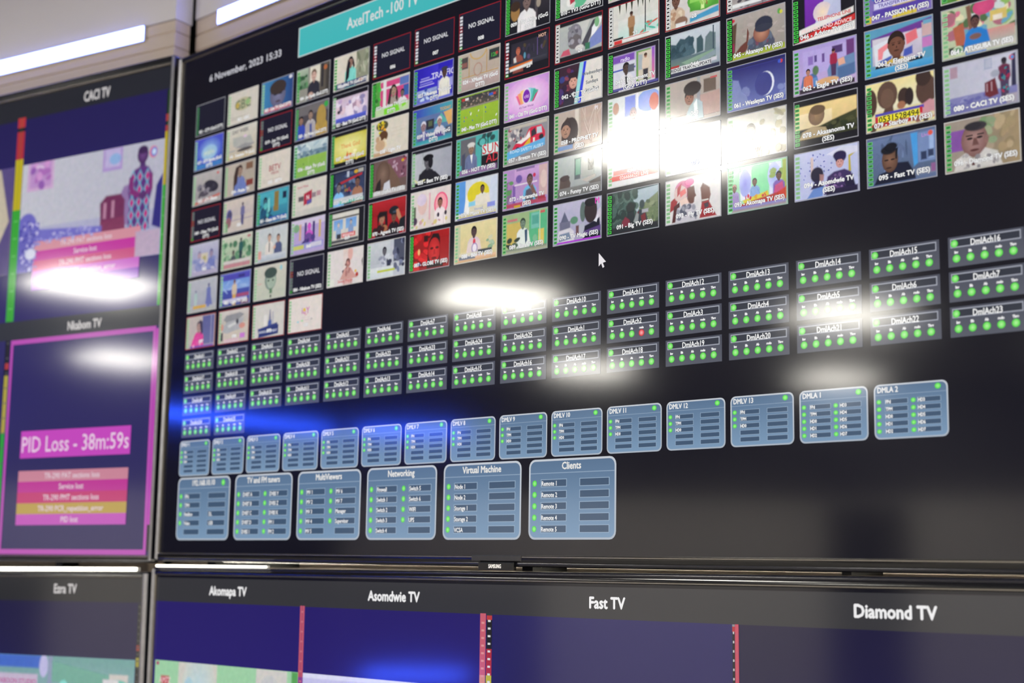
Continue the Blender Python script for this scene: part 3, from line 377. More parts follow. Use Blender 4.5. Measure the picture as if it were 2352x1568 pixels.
76|9|m|076|b c8ccd8;P 50 40 15 8a6450 221c1c 3a5aa0;n 12 10 10 90 90 8 8 b0b8d0,e0e0e8,a0a8c8
77|9|m|077|b d0ccc0;P 40 40 15 8a6450 221c1c b08858;n 12 50 10 96 90 8 8 c0b898,e0dcd0,a8a088
78|9|m|078 - Akasanoma TV/(SES)|b 14141c;v 2 14 98 60 ecd090 d8bc84;v 2 30 60 62 f0dcb0 e0cca0;p 3c4028 40,62 60,54 98,42 98,84 2,84 2,70;n 14 40 58 96 80 6 5 2c3420,4a4c30,24281c;s 36 38 12 20 a08060 7c6450;e 38 27 12 10 6a5440;e 30 42 3 6 8c7058;p b09c78 8,84 14,68 30,60 50,66 56,84
79|9|m|079 - Starboy TV (SES)|b dcd0a0;v 0 0 100 60 e8d898 e0dcc0;e 8 40 9 28 4c362e;p 5a4238 24,70 28,56 40,52 42,80 28,90;e 32 30 15 28 5e463c;e 32 36 10 20 6c5244;e 56 40 9 18 3c2c28;e 64 42 6 18 2c2224;e 52 56 6 8 a06c50;e 88 36 15 30 553e36;e 84 10 11 18 3c2c28;p c89098 78,66 92,56 100,60 100,90 80,90;r 14 64 84 70 5048a8;r 18 70 78 84 e8dc30;t 48 77 12 343420 0531528494;r 14 70 18 84 c02838;r 78 68 82 80 c02838;r 8 84 98 92 b02830;n 12 8 86 96 98 5 5 50402c,d8c8a8,8c5a50
80|9|l|080 - CACI TV (SES)|b b8b8c8;h 4 4 98 66 b4b4c4 c4c4d4;r 10 6 20 28 a88c9c;r 56 4 66 24 98a0b8;r 57 6 65 22 b0b4c4;p 30304c 92,6 97,4 97,80 90,80;v 4 66 98 98 8080b0 6c6ca0;n 20 6 72 60 96 6 3 7474a8,8c8cb8,6464a0;p 6a2c34 56,50 70,44 74,76 62,80 56,74;r 58 52 60 68 a08088;r 64 50 66 68 a08088;W 82 10 76 3c3038 2a2430 6c2c48 4c3c58;n 16 78 28 88 84 2 4 a02c50,40808c,2c3458;e 92 12 3.5 5 c06078;e 93 12 2 3 4890d0;e 70 36 6 7 9ca0b0;r 84 80 98 98 a49ca8
81|N|l|081|b a8a8b0;v 0 0 100 80 b0b0b8 a0a2b0;W 72 18 70 6c6c90 585880 6870a8 6c74a8;p 6a70a8 62,80 66,48 78,44 86,84;W 28 34 50 8c98a8 585c78 a0b8b4 a8bcb8;r 20 80 64 90 c8a050;r 6 90 96 98 a8a8a8
82|9|l|082 - Light TV (SES)|B 5c60b8 7080c0;v 4 22 96 52 6c90d0 84a0d0;r 4 6 96 22 4c48a8;r 60 10 80 18 34347c;v 4 52 96 100 4450a0 3c4490;n 10 8 30 94 50 12 4 7c9cd4,94acd8;W 48 24 76 a07c74 6a4c44 c8b4a0 c89c58;r 56 66 96 76 9c4c70;r 10 78 90 88 b8b4d4;r 70 86 96 98 74385c
83|N|l|083|b c0c0b0;v 0 0 100 100 c4c0b4 b8bcac;e 52 44 18 30 7c8c84;e 54 46 14 24 9cac9c;e 52 24 20 16 3e4e4a;r 50 70 58 84 5c7c60;r 52 88 56 96 34443c;e 46 46 3 3 4a5a54;e 60 46 3 3 4a5a54;e 84 14 4 7 90c0c8;e 18 52 8 2 c8a8a0
84|9|x|084 - Nkabom TV (SES)|b 17172a;t 56 44 13 d4d4d8 NO SIGNAL
85|N|l|085|b d6cecc;v 44 0 66 60 d8c4bc e0d0cc;e 64 14 7 20 d8a8a0;P 58 40 11 a07868 6a4c48 d0a8a4;p c89890 36,84 50,54 66,54 84,84;p 3a2838 42,60 48,56 44,68;n 12 50 34 64 70 3 7 805458,a87470,c89088;r 4 78 20 98 d8d8d0;e 84 76 4 6 b03830;e 80 66 3 4 d8b048;t 52 88 8 c06868 Sweet Prayer;p 28242c 96,40 99,30 99,60
86|N|l|086|b b8bcc4;v 6 4 60 60 c4c8cc b0b4bc;r 70 0 100 60 484c60;n 14 68 0 98 90 5 9 2c3048,5c6078,747c98;P 46 28 10 5a5860 202028 b8bcc8;p 242838 52,54 56,42 64,50 62,84 54,80;n 12 34 40 66 74 5 6 30344c,8c90a0,c8ccd4;v 6 70 70 100 d4d8d8 c4ccd0;r 28 78 74 84 b8c048
87|9|G|087 - GLOBE TV (SES)|b 901014;v 8 0 98 90 a81418 700c10;n 16 8 4 50 90 8 10 c01c20,400c10,d82428,5c0c10;e 24 50 3 8 f0b070;p 1a0c10 44,96 48,30 58,8 72,10 82,40 84,96;s 62 52 14 32 d83434 b01c20;e 56 46 4 3 4c0c10;e 69 46 4 3 4c0c10;e 62 72 6 3 600c10;p b02024 61,50 64,50 65,62 60,62;r 36 10 46 26 30080c;r 76 20 98 84 a01418;r 10 90 26 98 c83030;e 24 82 4 4 3868b0
88|N|l|088 - Bibl TV (SES)|b d6c898;v 10 4 98 72 dccf9c d4c490;r 4 4 14 88 c0c0a0;P 46 24 12 4a3a3c 1e1a1e d8c0cc;p dccac8 28,82 32,52 46,42 60,50 66,82;e 47 50 3 8 d83850;e 48 66 7 13 8c7cb0;e 48 66 5 10 e8e0e8;n 14 78 38 96 80 4 5 88a888,a8bca0,c8c8a8;r 12 76 56 84 d8d0b8;r 56 72 88 82 384048;v 4 86 98 98 e0b898 c8a078;r 12 84 50 92 6a7484
89|9|m|089 - Ezra TV (SES)|b 98b080;r 10 24 46 82 c8b060;r 60 6 100 92 58b080;r 64 8 82 46 74b8a8;r 66 14 80 36 54a090;r 80 50 92 90 d4c060;r 82 4 84 96 b8d0b0;P 46 28 11 6a7c6c 38483c e0e4e0;p dce4dc 30,84 36,52 46,44 58,50 64,84;p 38506a 50,46 56,44 56,72 52,80;n 8 14 66 34 90 6 7 2e3c34,506454;e 73 70 5 9 80b890;r 12 14 34 20 c07878;r 84 6 94 12 c8605c;v 8 88 98 98 7c8878 a8a890
90|9|m|090 - TV Magic (SES)|B b8b4cc a09cb8;p 5c6078 14,52 24,22 34,50;r 14 46 36 70 6c6c84;e 44 46 8 9 5c8870;e 62 30 6 24 5c6c68;p d0ccd4 10,80 12,66 36,62 44,72 44,96 10,96;p 74849c 12,92 14,74 34,72 38,88;p b0b0c0 52,70 56,58 66,56 66,78 52,80;p c8c0cc 84,44 98,26 98,60 86,66;e 78 30 13 30 33282c;e 78 10 13 10 16141c;p 16182c 62,96 66,64 76,60 96,50 98,96;p 58407c 64,76 98,68 98,80 64,88;p dcdce4 84,56 94,42 90,60;r 8 93 98 97 a838c8;t 91 10 13 e040b8 M;r 48 60 54 82 6a4c50
91|9|G|091 - Big TV (SES)|b 3e504c;p a8b8c0 44,6 98,2 98,24 70,40 58,56 48,34;p 4c6058 4,8 52,6 50,34 40,60 4,80;n 44 4 4 56 60 6 9 3c504a,5a7068,2c3c3a,48605a;p 7c8868 62,46 98,18 98,90 78,94;n 22 64 34 98 84 5 7 6c7c5c,8c9878,586850;e 46 44 8 14 2c3434;p 2a3236 36,96 40,54 52,52 58,96;e 68 40 5 10 3c4a4c;p 343c44 58,96 62,52 74,52 82,92;p 7c3040 26,96 30,72 36,62 44,70 48,96;p 70303c 56,60 62,54 60,80 56,82;p 783038 66,66 74,60 76,78 68,82;p 8c9494 52,76 58,56 62,62 60,90;r 68 52 80 60 a8a8b0;v 4 84 98 97 2c3034 22262c
92|9|l|092 - Fly TV (SES)|b d8d4d4;p 9a2c34 10,48 18,40 24,46 18,66 8,72;p 4c2024 12,96 16,60 26,52 28,96;e 32 26 14 20 c86090;e 28 34 12 18 d8bcb8;p b03040 22,20 30,10 26,34 22,40;p e07070 26,30 36,24 38,34 28,42;e 44 12 8 8 d85a98;p 60342c 40,24 52,22 54,38 56,44 53,48 52,58 46,64 40,56;p e8c8bc 26,50 38,44 44,60 30,64;p c4c0c8 18,98 22,66 38,58 54,62 60,98;n 14 22 64 56 94 3.5 6 6c6c7c,9494a0,54586a;p 6a3c34 64,30 68,20 80,32 82,48 78,66 66,62;r 66 56 78 60 c8c0bc;p 98242c 62,96 66,62 78,60 92,96;p 3c3440 70,66 78,64 78,74 72,76;e 88 14 3 3 d8a8d0
93|9|m|093 - Akomapa TV (SES)|b a8e0b8;r 4 6 22 80 a0d8b0;p e8e8f0 20,14 40,8 40,72 22,76;s 30 40 9 28 8c90e0 a8b0e8;r 42 6 70 70 8ce0a8;r 70 6 90 74 d8dcf0;s 78 34 10 26 98a8e8 c0c8f0;n 6 74 16 92 40 5 8 90a858,b0c070;r 92 4 98 90 a0b050;P 46 40 7 6a4c44 241c1e 88a8d8;p 88a8d8 38,74 42,54 50,54 56,72;P 86 36 8 5a3c34 181418 8060b0;p c85080 76,84 80,56 92,50 96,84;P 12 46 7 7a5850 c09088 a898c8;p a08cc0 4,90 8,62 16,60 22,88;p d8c840 26,76 68,64 70,74 30,86;p b03c34 22,84 70,74 92,70 98,88 24,96;n 8 30 64 66 74 1.6 4 c83850,d8a030;p c84030 84,72 98,62 98,84 86,88;v 8 88 98 98 8888c8 a08c90
94|9|l|094 - Asomdwie TV/(SES)|b b8bce0;v 0 0 100 70 c0c4e4 b4b8dc;n 30 8 8 60 60 1.4 2 6870b0,8c90c8;r 26 14 30 56 d0b8b8;p b8a848 84,24 97,14 97,18 87,27 88,56 84,58;p d4d4e8 50,14 76,2 98,8 98,20 70,24;e 72 24 9 11 2c2450;F 71 34 11 c08c88 2c2444;e 71 20 10 9 241c48;p 3c2c5c 46,96 52,60 62,52 78,50 88,58 92,96;n 26 50 58 88 92 2.4 3.5 6a5080,2c2048,8868a0;e 36 52 10 16 1e1a34;p a07878 40,52 47,54 46,66 40,68;p 262048 26,80 34,62 44,70 48,84;p 1c1838 78,96 80,70 90,62 96,96;p 6888c8 20,98 30,80 46,78 44,98;v 50 86 98 98 241c40 1c1834
95|9|m|095 - Fast TV (SES)|b 5c6c90;v 8 6 98 88 64769c 50607c;n 12 14 8 64 60 3 20 5a6a8c,6c7ea4,4c5c7c;p 4898d8 64,6 74,6 74,66 68,72;r 74 8 98 66 7488b4;r 90 8 96 60 98b0d8;r 78 46 86 62 2c3858;r 88 44 96 58 303c5c;t 85 14 7 b088c8 Live;e 92 12 3.4 5 d85848;p 141a30 10,96 18,76 34,70 44,58 60,60 70,88 70,96;s 34 50 11 24 84604c 5a4034;e 32 30 11 9 12141e;e 36 24 9 8 12141e;p 12141e 42,30 46,28 44,50 42,50;e 29 50 3 1.6 241a1a;e 38 50 3 1.6 241a1a;e 32 66 4 1.8 3c2824;r 70 78 98 90 7c8498;r 92 72 98 88 8c5c8c
96|N|m|096 - Diamond TV (SES)|b 988c80;h 50 0 100 100 887c6c 9c8868;r 4 20 28 60 80509c;n 16 44 6 70 60 6 9 889878,98a080,a0907c,749068;n 12 70 4 98 70 5 12 a08c6c,8c7c60,b09c7c;s 40 44 17 31 a88480 7c5a56;e 43 18 14 9 38343a;e 38 17 11 7 2c2a30;e 34 40 4 2.4 2c2022;e 47 40 4 2.4 2c2022;r 29 33 38 35.5 2c2224;r 44 33 53 35.5 2c2224;p 6a4844 39,40 43,40 46,54 37,54;e 40 63 6 2.4 54302e;e 56 46 3 8 8c6662;p c8c4c0 12,98 16,76 28,66 40,82 54,62 70,72 76,98;n 22 16 70 72 96 3 4 a8a4a4,d8d4d0,888488;r 36 84 40 92 5a3838
97|R|l|097|b b8aca8;v 56 4 96 90 5a5c90 6c6c98;r 84 4 88 90 8888a8;P 44 34 14 a0827c 5a5058 d04890;p 3a3450 46,14 56,20 58,54 52,60;p d84c98 18,96 24,72 40,62 56,68 62,96;r 16 92 96 98 7858a8;n 5 20 84 60 94 4 4 e8a0c8,d060a0
98|R|l|098|b c4b8ac;v 0 0 100 40 c8c0bc b8b0a8;p 8c8c90 16,28 26,16 70,12 84,20 64,34 30,40;p a8a8ac 14,46 30,36 66,32 84,26 74,60 30,70 14,64;p c8c8c8 30,46 60,38 62,44 34,54;e 62 38 4 8 3c3c44;e 78 52 10 8 c88c80;e 12 50 5 10 c89080;p 34343c 8,90 10,66 16,66 16,90;r 72 74 88 88 c078c8;v 20 86 70 98 d0b0b8 d0b8bc
99|R|l|099|b cac6c0;p 7c7c94 54,20 56,20 62,80 48,80;p 4c60a0 50,52 60,50 62,84 48,84;r 62 28 66 82 a8a8b0;r 36 34 46 80 d8d4d0;p 38427c 18,72 78,60 80,74 20,84;p 2c3870 22,76 82,66 82,92 20,98;t 50 82 7 c8ccdc ANNOUNCEMENT
100|R|l|100|b dad0ca;t 52 40 18 c060a8 ioY;e 48 38 4 5 d8b840;t 52 52 6 d08898 TV;e 30 70 3 2.4 88c8d0;e 42 68 4 2.4 a0d0a0;r 50 66 62 68 c8b8b8;e 70 66 3 2.4 b8b0b0;r 40 60 64 61 d0c4c0
'''

# ---------------------------------------------------------------- a television on the wall
class TV:
    def __init__(s, label, org, theta, roll, outer, inner, depth, mounts, black='070715'):
        th, r = math.radians(theta), roll
        u = Vector((math.cos(th) * math.cos(r), math.sin(th) * math.cos(r), math.sin(r))); v = Vector((-math.cos(th) * math.sin(r), -math.sin(th) * math.sin(r), math.cos(r))); n = v.cross(u)
        x0, y0, x1, y1 = outer
        s.ox, s.oy = (x0 + x1) / 2, y0
        loc = Vector((org[0] * P, 0, ZT + org[1] * P)) + u * s.ox * P + v * s.oy * P
        M = Matrix(((u.x, n.x, v.x, loc.x), (u.y, n.y, v.y, loc.y), (u.z, n.z, v.z, loc.z), (0, 0, 0, 1)))
        s.root = empty('television', label, 'television', M, None); s.inner = inner
        L = lambda x, y: ((x - s.ox) * P, (y - s.oy) * P)
        ro = (*L(x0, y0), *L(x1, y1)); ri = (*L(*inner[:2]), *L(*inner[2:]))
        sweep('edge_trim', ro, ri, [(0, .016), (0, -.001), (.05, -.003), (.14, -.0042), (.25, -.0045), (.36, -.0041), (.36, .002)], CLEAR_RIM, s.root, label='smoky see-through outer rim')
        sweep('bezel', ro, ri, [(.34, .002), (.36, -.0042), (.42, -.005), (.78, -.005), (.8, -.0046), (.82, -.002), (.82, .002)], BLACK_GLOSS, s.root)
        sweep('inner_lip', ro, ri, [(.8, -.002), (.82, -.0046), (.9, -.0046), (.96, -.0034), (1.0, -.001), (1.01, .0008)], LIP, s.root, label='thin polished line round the picture')
        wl, wr = ri[0] - ro[0], ro[2] - ri[2]
        for a, b in ((ro[0] + .0006, ri[0] - .14 * wl), (ri[2] + .14 * wr, ro[2] - .0006)):
            pr = [(a, .004), (a, -.0045), (a + .15 * (b - a), -.0062), (a + .38 * (b - a), -.007), (a + .46 * (b - a), -.0059), (a + .54 * (b - a), -.0059), (a + .62 * (b - a), -.0069), (a + .85 * (b - a), -.006), (b, -.0046), (b, .004)]
            t = MB(); t.v = [(x, y, z) for z in (ro[1] + .004, ro[3] - .004) for x, y in pr]; k = len(pr)
            t.f = [(i, (i + 1) % k, k + (i + 1) % k, k + i) for i in range(k)] + [tuple(range(k)), tuple(range(2 * k - 1, k - 1, -1))]
            t.build('sheen_side_rim', SIDE_SHEEN, s.root, 'upright edge with its bright reflection painted silver')  # silver stands for light reflected in the clear upright rims
        MB().box(ro[0] + .004, .0015, ro[1] + .004, ro[2] - .004, .018, ro[3] - .004, .002).box(ro[0] + .15, .018, ro[1] + .12, ro[2] - .15, .04, ro[3] - .12).build('housing', HOUSING, s.root)
        for a, b, lo in mounts:
            A, B0 = L(a, lo), L(b, lo)
            MB().box(A[0], .0182, A[1], B0[0], depth * P - .0005, A[1] + .55).build('wall_bracket', BRACKET, s.root)
        p = Pic(0); p.rect(*inner, hexc(black)); p.build('screen', s)
    def pic(s, z=.00015): return Pic(z)

GREEN_O, GREEN_I = hexc('4cc83e'), hexc('b4f0a0')
def meter(pic, style, x0, y0, x1, y1, rnd):
    h = (y1 - y0); w_ = .085 * (x1 - x0); a = x0 + .022 * (x1 - x0); n = 10
    if style in 'GW': pic.rect(a - .006, y0 + .03 * h, a + w_, y1 - .03 * h, hexc('14201c' if style == 'G' else 'b8b8b4'))
    for k in range(n):
        t = y0 + h * (.05 + .9 * k / n); d = h * .9 / n
        c = {'g': '40a850', 'd': '3f8a55', 'm': '62c46a', 'l': '98c898', 'G': '4ce04c', 'w': 'c4c4cc', 'W': 'ececec', 'x': '8c8c94'}[style]
        if style in 'wx' and k in (5, 6): c = 'b03040'
        if style in 'wx' and k == 0: c = '50b040'
        pic.poly([(a, t), (a + w_ * .82, t), (a + w_ * .82, t + d * .72), (a, t + d * .72)], hexc(c), False)
    pic.up()
    for k in range(n):
        t = y0 + h * (.05 + .9 * k / n); d = h * .9 / n
        c = {'W': '383838', 'G': '1c5a24', 'l': '84b084', 'm': '2c7038'}.get(style, 'd8d8dc' if style == 'w' else '2c6038')
        pic.poly([(a + w_ * .13, t + d * .16), (a + w_ * .7, t + d * .16), (a + w_ * .7, t + d * .58), (a + w_ * .13, t + d * .58)], hexc(c), False)
    pic.up()

# ---------------------------------------------------------------- the big screen with the hundred-channel grid
main = TV('big television showing a grid of small channel pictures and green status lights', (0, 0), 0, 0, (-.59, -8.375, 16.5, 1.05), (-.49, -8.22, 16.40, .93), .9,
          [(0.72, .95, -8.45), (1.35, 1.6, -8.45), (1.9, 2.4, -8.45), (8.32, 8.52, -8.43), (13.45, 13.58, -8.412)])
VW, VQ, VH = .899, .6639, .6013
SHADE = {'l': '8c8c90', 'm': '48484e', 'G': '1c1c22', 'w': '1c1c22', 'W': '3c3c40', 'd': '2c2c34', 'x': '1c1c22', 'g': '2c2c34'}
for line in TILES.strip().split('\n'):
    num, bord, met, capt, code = line.split('|', 4); num = int(num); r, c = (num - 1) // 16, (num - 1) % 16
    x0, y1 = c, -r * VQ; x1, y0 = x0 + VW, y1 - VH
    p = main.pic(); p.clip = (x0, y0, x1, y1); p.soft = .02
    pt = Painter(p, x0, y0, x1, y1, num); pt.run(code); p.clip = None; p.soft = 0
    bw = .011 if bord in 'N9' else .014
    bc = hexc({'N': 'c2bfbb', '9': '9a9aa2', 'R': '8c1c28'}[bord]); p.up()
    for q in ((x0, y0, x1, y0 + bw), (x0, y1 - bw, x1, y1), (x0, y0, x0 + bw, y1), (x1 - bw, y0, x1, y1)): p.poly([(q[0], q[1]), (q[2], q[1]), (q[2], q[3]), (q[0], q[3])], bc, False)
    tile = p.build('video_tile', main, 'small channel picture numbered %03d' % num, BROADCAST)
    m = Pic(p.z + 3e-5); meter(m, met, x0, y0, x1, y1, None); mo = m.build('level_meter', main); mo.parent = tile
    if bord != 'N' or len(capt) > 5:
        t = Pic(p.z + 1e-4); rows = capt.split('/'); hh = .057
        for i, s_ in enumerate(rows):
            y = y0 + (.045 if len(rows) == 1 else .03 + .09 * (len(rows) - 1 - i)) + (.03 if num > 85 else 0)
            if len(capt) < 4: y = y0 + .09
            t.text(s_, (x0 + x1) / 2 + .035, y, hh, hexc(SHADE[met]), squeeze=1.02, maxw=.74, bold=.0062); t.text(s_, (x0 + x1) / 2 + .035, y, hh, hexc('eeeeee'), squeeze=1.02, maxw=.74, bold=.003)
        t.build('caption', main).parent = tile

# green status panels
SA, SP, SH, SW = -4.6497, .3965, .3417, .8924
rows = [['DmlAch%d' % k for k in range(1, 17)], ['DmlAch%d' % k for k in list(range(17, 26)) + list(range(1, 8))], ['DmlAch%d' % k for k in range(8, 24)], ['DmlAch24', 'DmlAch25']]
for r, names in enumerate(rows):
    for c, nm in enumerate(names):
        x0, y1 = c + .003, SA - r * SP; x1, y0 = x0 + SW, y1 - SH
        p = main.pic(); pt = Painter(p, x0, y0, x1, y1)
        pt.R(0, 0, 100, 100, hexc('4a4d5a'), hexc('565965')); pt.R(3, 6, 96, 37, hexc('9ea2ae')); pt.R(4.5, 10, 94.5, 33, hexc('30343f'))
        po = p.build('status_panel', main, 'grey status panel titled ' + nm)
        t = Pic(p.z + 3e-5); t.text(nm, x0 + .5 * SW, y1 - .345 * SH, .072, hexc('f4f4f4'), squeeze=.78, bold=.002)
        t.build('panel_title', main).parent = po
        t = Pic(p.z + 3e-5)
        for k, lb in enumerate(('Inv', 'Bb', 'Ab', 'rodo', 'Thrv')): t.text(lb, x0 + SW * (.11 + .187 * k), y1 - .56 * SH, .03, hexc('f0f0f0'), squeeze=.85, bold=.0028)
        t.build('light_names', main).parent = po
        g = Pic(p.z + 3e-5); pt = Painter(g, x0, y0, x1, y1)
        pt.E(8.5, 23, 4.9, 12.5, hexc('46c83a')); pt.E(8.5, 23, 4.4, 11.5, GREEN_I, hexc('5cd84c'))
        g.build('panel_light', main).parent = po; g = Pic(p.z + 3e-5); pt = Painter(g, x0, y0, x1, y1)
        for k in range(5):
            red = nm == 'DmlAch2' and r == 1 and k == 3; x = 11 + 18.7 * k
            pt.E(x, 73, 5.3, 13.5, hexc('c01824') if red else hexc('3fbf34')); pt.E(x, 73, 4.8, 12.4, hexc('f4b4b4') if red else GREEN_I, hexc('d82030') if red else hexc('58d848'))
        g.build('indicator_row', main).parent = po

def rounded(pic, x0, y0, x1, y1, r, ct, cb):
    pts = ringpts(x0, y0, x1, y1, r, 4)
    pic.poly(pts, [tuple(cb[i] + (ct[i] - cb[i]) * (q[1] - y0) / (y1 - y0) for i in range(3)) for q in pts])
def server(name, x0, y0, x1, y1, title, left, right, dots_l, dots_r, big):
    p = main.pic(); k = 1 if big else .58
    rounded(p, x0, y0, x1, y1, .09 * k + .02, hexc('c4cad2'), hexc('aab4c0')); d = .028 if big else .018
    rounded(p, x0 + d, y0 + d, x1 - d, y1 - d, .07 * k + .02, hexc('587290'), hexc('7896b4'))
    pt = Painter(p, x0, y0, x1, y1)
    hy = 17 if big else 19
    pt.R(1.8, hy, 98, hy + 1.1, hexc('8aa0b8'))
    ys = [30 + 14.2 * i for i in range(5)] if big else [32 + 13.4 * i for i in range(5)]
    for col, (bx0, bx1) in enumerate(((15, 44), (60, 92)) if big else ((16, 46), (59, 90))):
        if dots_r and col: bx0 = 62 if big else 60
        for i, y in enumerate(ys):
            pt.R(bx0 - .8, y - 5, bx1 + .8, y + 5, hexc('8fa6be')); pt.R(bx0, y - 4.1, bx1, y + 4.1, hexc('3f556f'))
    po = p.build(name, main, 'blue panel titled ' + title)
    t = Pic(p.z + 3e-5)
    if big: t.text(title, (x0 + x1) / 2, y1 - .145, .095, hexc('e6e4e0'), maxw=.8 * (x1 - x0), squeeze=.9, bold=.004)
    else: t.text(title, x0 + .05, y1 - .095, .062, hexc('e4e4e4'), 'l', .86, .62, .0032)
    t.build('panel_title', main).parent = po
    kx, ky = (x1 - x0) / 100, (y1 - y0) / 100
    for col, names in enumerate((left, right)):
        if not any(names): continue
        t = Pic(p.z + 3e-5)
        bx = (15.5, 62.5)[col] if big else (16.5, 60.5)[col]
        for i, s_ in enumerate(names):
            if s_: t.text(s_, x0 + bx * kx, y1 - (ys[i] + 3.2) * ky, .062 if big else .038, hexc('f0f0f0'), 'l', .82, 26 * kx, .002)
        t.build('row_names', main).parent = po
    rx, ry = ((2.6, 3.9) if big else (3.3, 4.3))
    def dots(nm, q, m=1):
        g = Pic(p.z + 3e-5); pt = Painter(g, x0, y0, x1, y1)
        for x, y in q: pt.E(x, y, rx * m, ry * m, hexc('46c83a')); pt.E(x, y, rx * m * .9, ry * m * .9, hexc('a0f090'), hexc('58dc48'))
        g.build(nm, main).parent = po
    if dots_l: dots('indicator_column', [(7, ys[i]) for i in range(dots_l)])
    if dots_r: dots('indicator_column', [(54, ys[i]) for i in range(dots_r)])
    if not big or title[0] == '1': dots('panel_light', [(87, 10)], 1.25)
for k in range(15):
    t = 'DMLV %d' % (k + 1) if k < 13 else 'DMLA %d' % (k - 12); x = k - .022 + .0035 * k
    a = k >= 13
    server('server_panel', x, -6.872, x + .925, -6.243, t, ['FPd', 'TPM', 'HD0'] + (['HD1', 'HD2'] if a else []), ['HD3', 'HD4', 'HD5', 'HD6', 'HD7'] if a else [], 5 if a else 3, 5 if a else 0, False)
groups = [('192.168.10.10', ['FPd', 'TPM', 'Netflow', 'Video'], ['', '', 'DL', 'USB'], 4, 0), ('TV and FM tuners', ['DVBT A', 'DVBT B', 'DVBT C', 'DVBT D', 'DVBS 1'], ['DVBS Y', 'DVBS Z', 'DVBS K', 'FM 1', 'FM 2'], 5, 5),
          ('MultiViewers', ['MV 1', 'MV 2', 'MV 3', 'MV 4', 'MV 5'], ['MV 6', 'MV 7', 'Manager', 'Supervisor'], 5, 4), ('Networking', ['Firewall', 'Switch 1', 'Switch 2', 'Switch 3', 'Switch 4'], ['Switch 5', 'Switch 6', 'WIFI', 'UPS'], 5, 4),
          ('Virtual Machine', ['Node 1', 'Node 2', 'Storage 1', 'Storage 2', 'VCSA'], [], 5, 0), ('Clients', ['Remote 1', 'Remote 2', 'Remote 3', 'Remote 4', 'Remote 5'], [], 5, 0)]
for k, (t, l, r, dl, dr) in enumerate(groups):
    x = -.022 + 1.7245 * k; server('group_panel', x, -8.0, x + 1.578, -6.9, t, l, r, dl, dr, True)

p = main.pic(); p.rect(3.0, .238, 12.9, .77, hexc('c4d0d0')); p.rect(3.025, .258, 12.875, .75, [hexc('3fb3b6'), hexc('3fb3b6'), hexc('46b4b6'), hexc('46b4b6')])
bo = p.build('title_banner', main, 'turquoise title bar')
t = Pic(p.z + 3e-5); t.text('AxelTech -100 TV', 4.3, .425, .19, hexc('d4d8d8'), 'l', .855, None, .004); t.build('lettering', main).parent = bo
t = main.pic(); t.text('6 November, 2023 15:33', .37, .385, .125, hexc('c8c8d0'), 'l', .92, None, .004, fit=2.15); t.build('clock_text', main)
p = main.pic(.0006)
arrow = [(0, 0), (0, -.185), (.042, -.148), (.072, -.215), (.1, -.203), (.071, -.138), (.128, -.135)]
p.poly([(9.855 + x, -4.125 + y) for x, y in arrow[:3] + arrow[6:]], hexc('e8e4e8'), False); p.poly([(9.855 + x, -4.125 + y) for x, y in arrow[2:6]], hexc('e8e4e8')); p.build('mouse_pointer', main, 'white arrow pointer')

def letters(body, tv, x, y, h, yfront, m, parent, name='lettering', squeeze=1, bold=0.002):
    q = Pic(0); q.text(body, x, y, h, (1, 1, 1), 'c', squeeze, None, bold)
    me = bpy.data.meshes.new(name); me.from_pydata([((a - tv.ox) * P, yfront - z * .2, (b - tv.oy) * P) for a, b, z in q.v], [], q.f)
    return link(name, me, m, parent)
Lx = lambda x: (x - main.ox) * P
Ly = lambda y: (y - main.oy) * P
MB().box(Lx(7.54), -.0064, Ly(-8.305), Lx(8.52), -.003, Ly(-8.216), .0012).build('sensor_cover', mat('smoked_sensor_window', '2a2a2e', .15, 0, .5, noise=.2, scale=60), main.root)
bo = MB().box(Lx(7.71), -.0095, Ly(-8.424), Lx(8.41), -.002, Ly(-8.313), .0014).build('logo_badge', BLACK_GLOSS, main.root)
letters('SAMSUNG', main, 8.05, -8.396, .052, -.0098, mat('white_print', 'ecebea', .5, noise=.02), bo, squeeze=.72, bold=.003)

# ---------------------------------------------------------------- helpers for the three other televisions
def bar(tv, x0, y0, x1, y1, title, tx, ty, th, col='24262d', tc='c8c4c4', per=.95):
    p = tv.pic(); p.rect(x0, y0, x1, y1, hexc(col)); o = p.build('header_bar', tv)
    for s_, x in zip(title, tx):
        t = Pic(p.z + 3e-5); g = glyphs(s_); t.text(s_, x, ty, th, hexc(tc), 'c', per, None, .008); t.build('lettering', tv).parent = o
def segs(tv, x0, x1, parts, ticks=None, split=True):
    p = tv.pic(.0008)
    for a, b, c in parts: p.rect(x0, b, x1, a, hexc(c))
    if split: p.rect((x0 + x1) / 2 - .004, parts[-1][1], (x0 + x1) / 2 + .004, parts[0][0], tuple(k * .55 for k in hexc(parts[-1][2])))
    if ticks:
        a, b, st, c = ticks; y = a
        while y > b: p.poly([(x0 + .25 * (x1 - x0), y - .014), (x0 + .75 * (x1 - x0), y - .014), (x0 + .75 * (x1 - x0), y + .014), (x0 + .25 * (x1 - x0), y + .014)], hexc(c), False); y -= st
    p.build('level_meter', tv)
def picture(tv, x0, y0, x1, y1, code, seed, z=.0003):
    p = tv.pic(z); p.clip = (x0, y0, x1, y1); p.soft = .045; Painter(p, x0, y0, x1, y1, seed).run(code); return p.build('channel_picture', tv, None, BROADCAST)
def cell(tv, x0, y0, x1, y1, c0, c1=None):
    p = tv.pic(.0002); p.rect(x0, y0, x1, y1, [hexc(c1 or c0)] * 2 + [hexc(c0)] * 2); return p.build('channel_cell', tv)
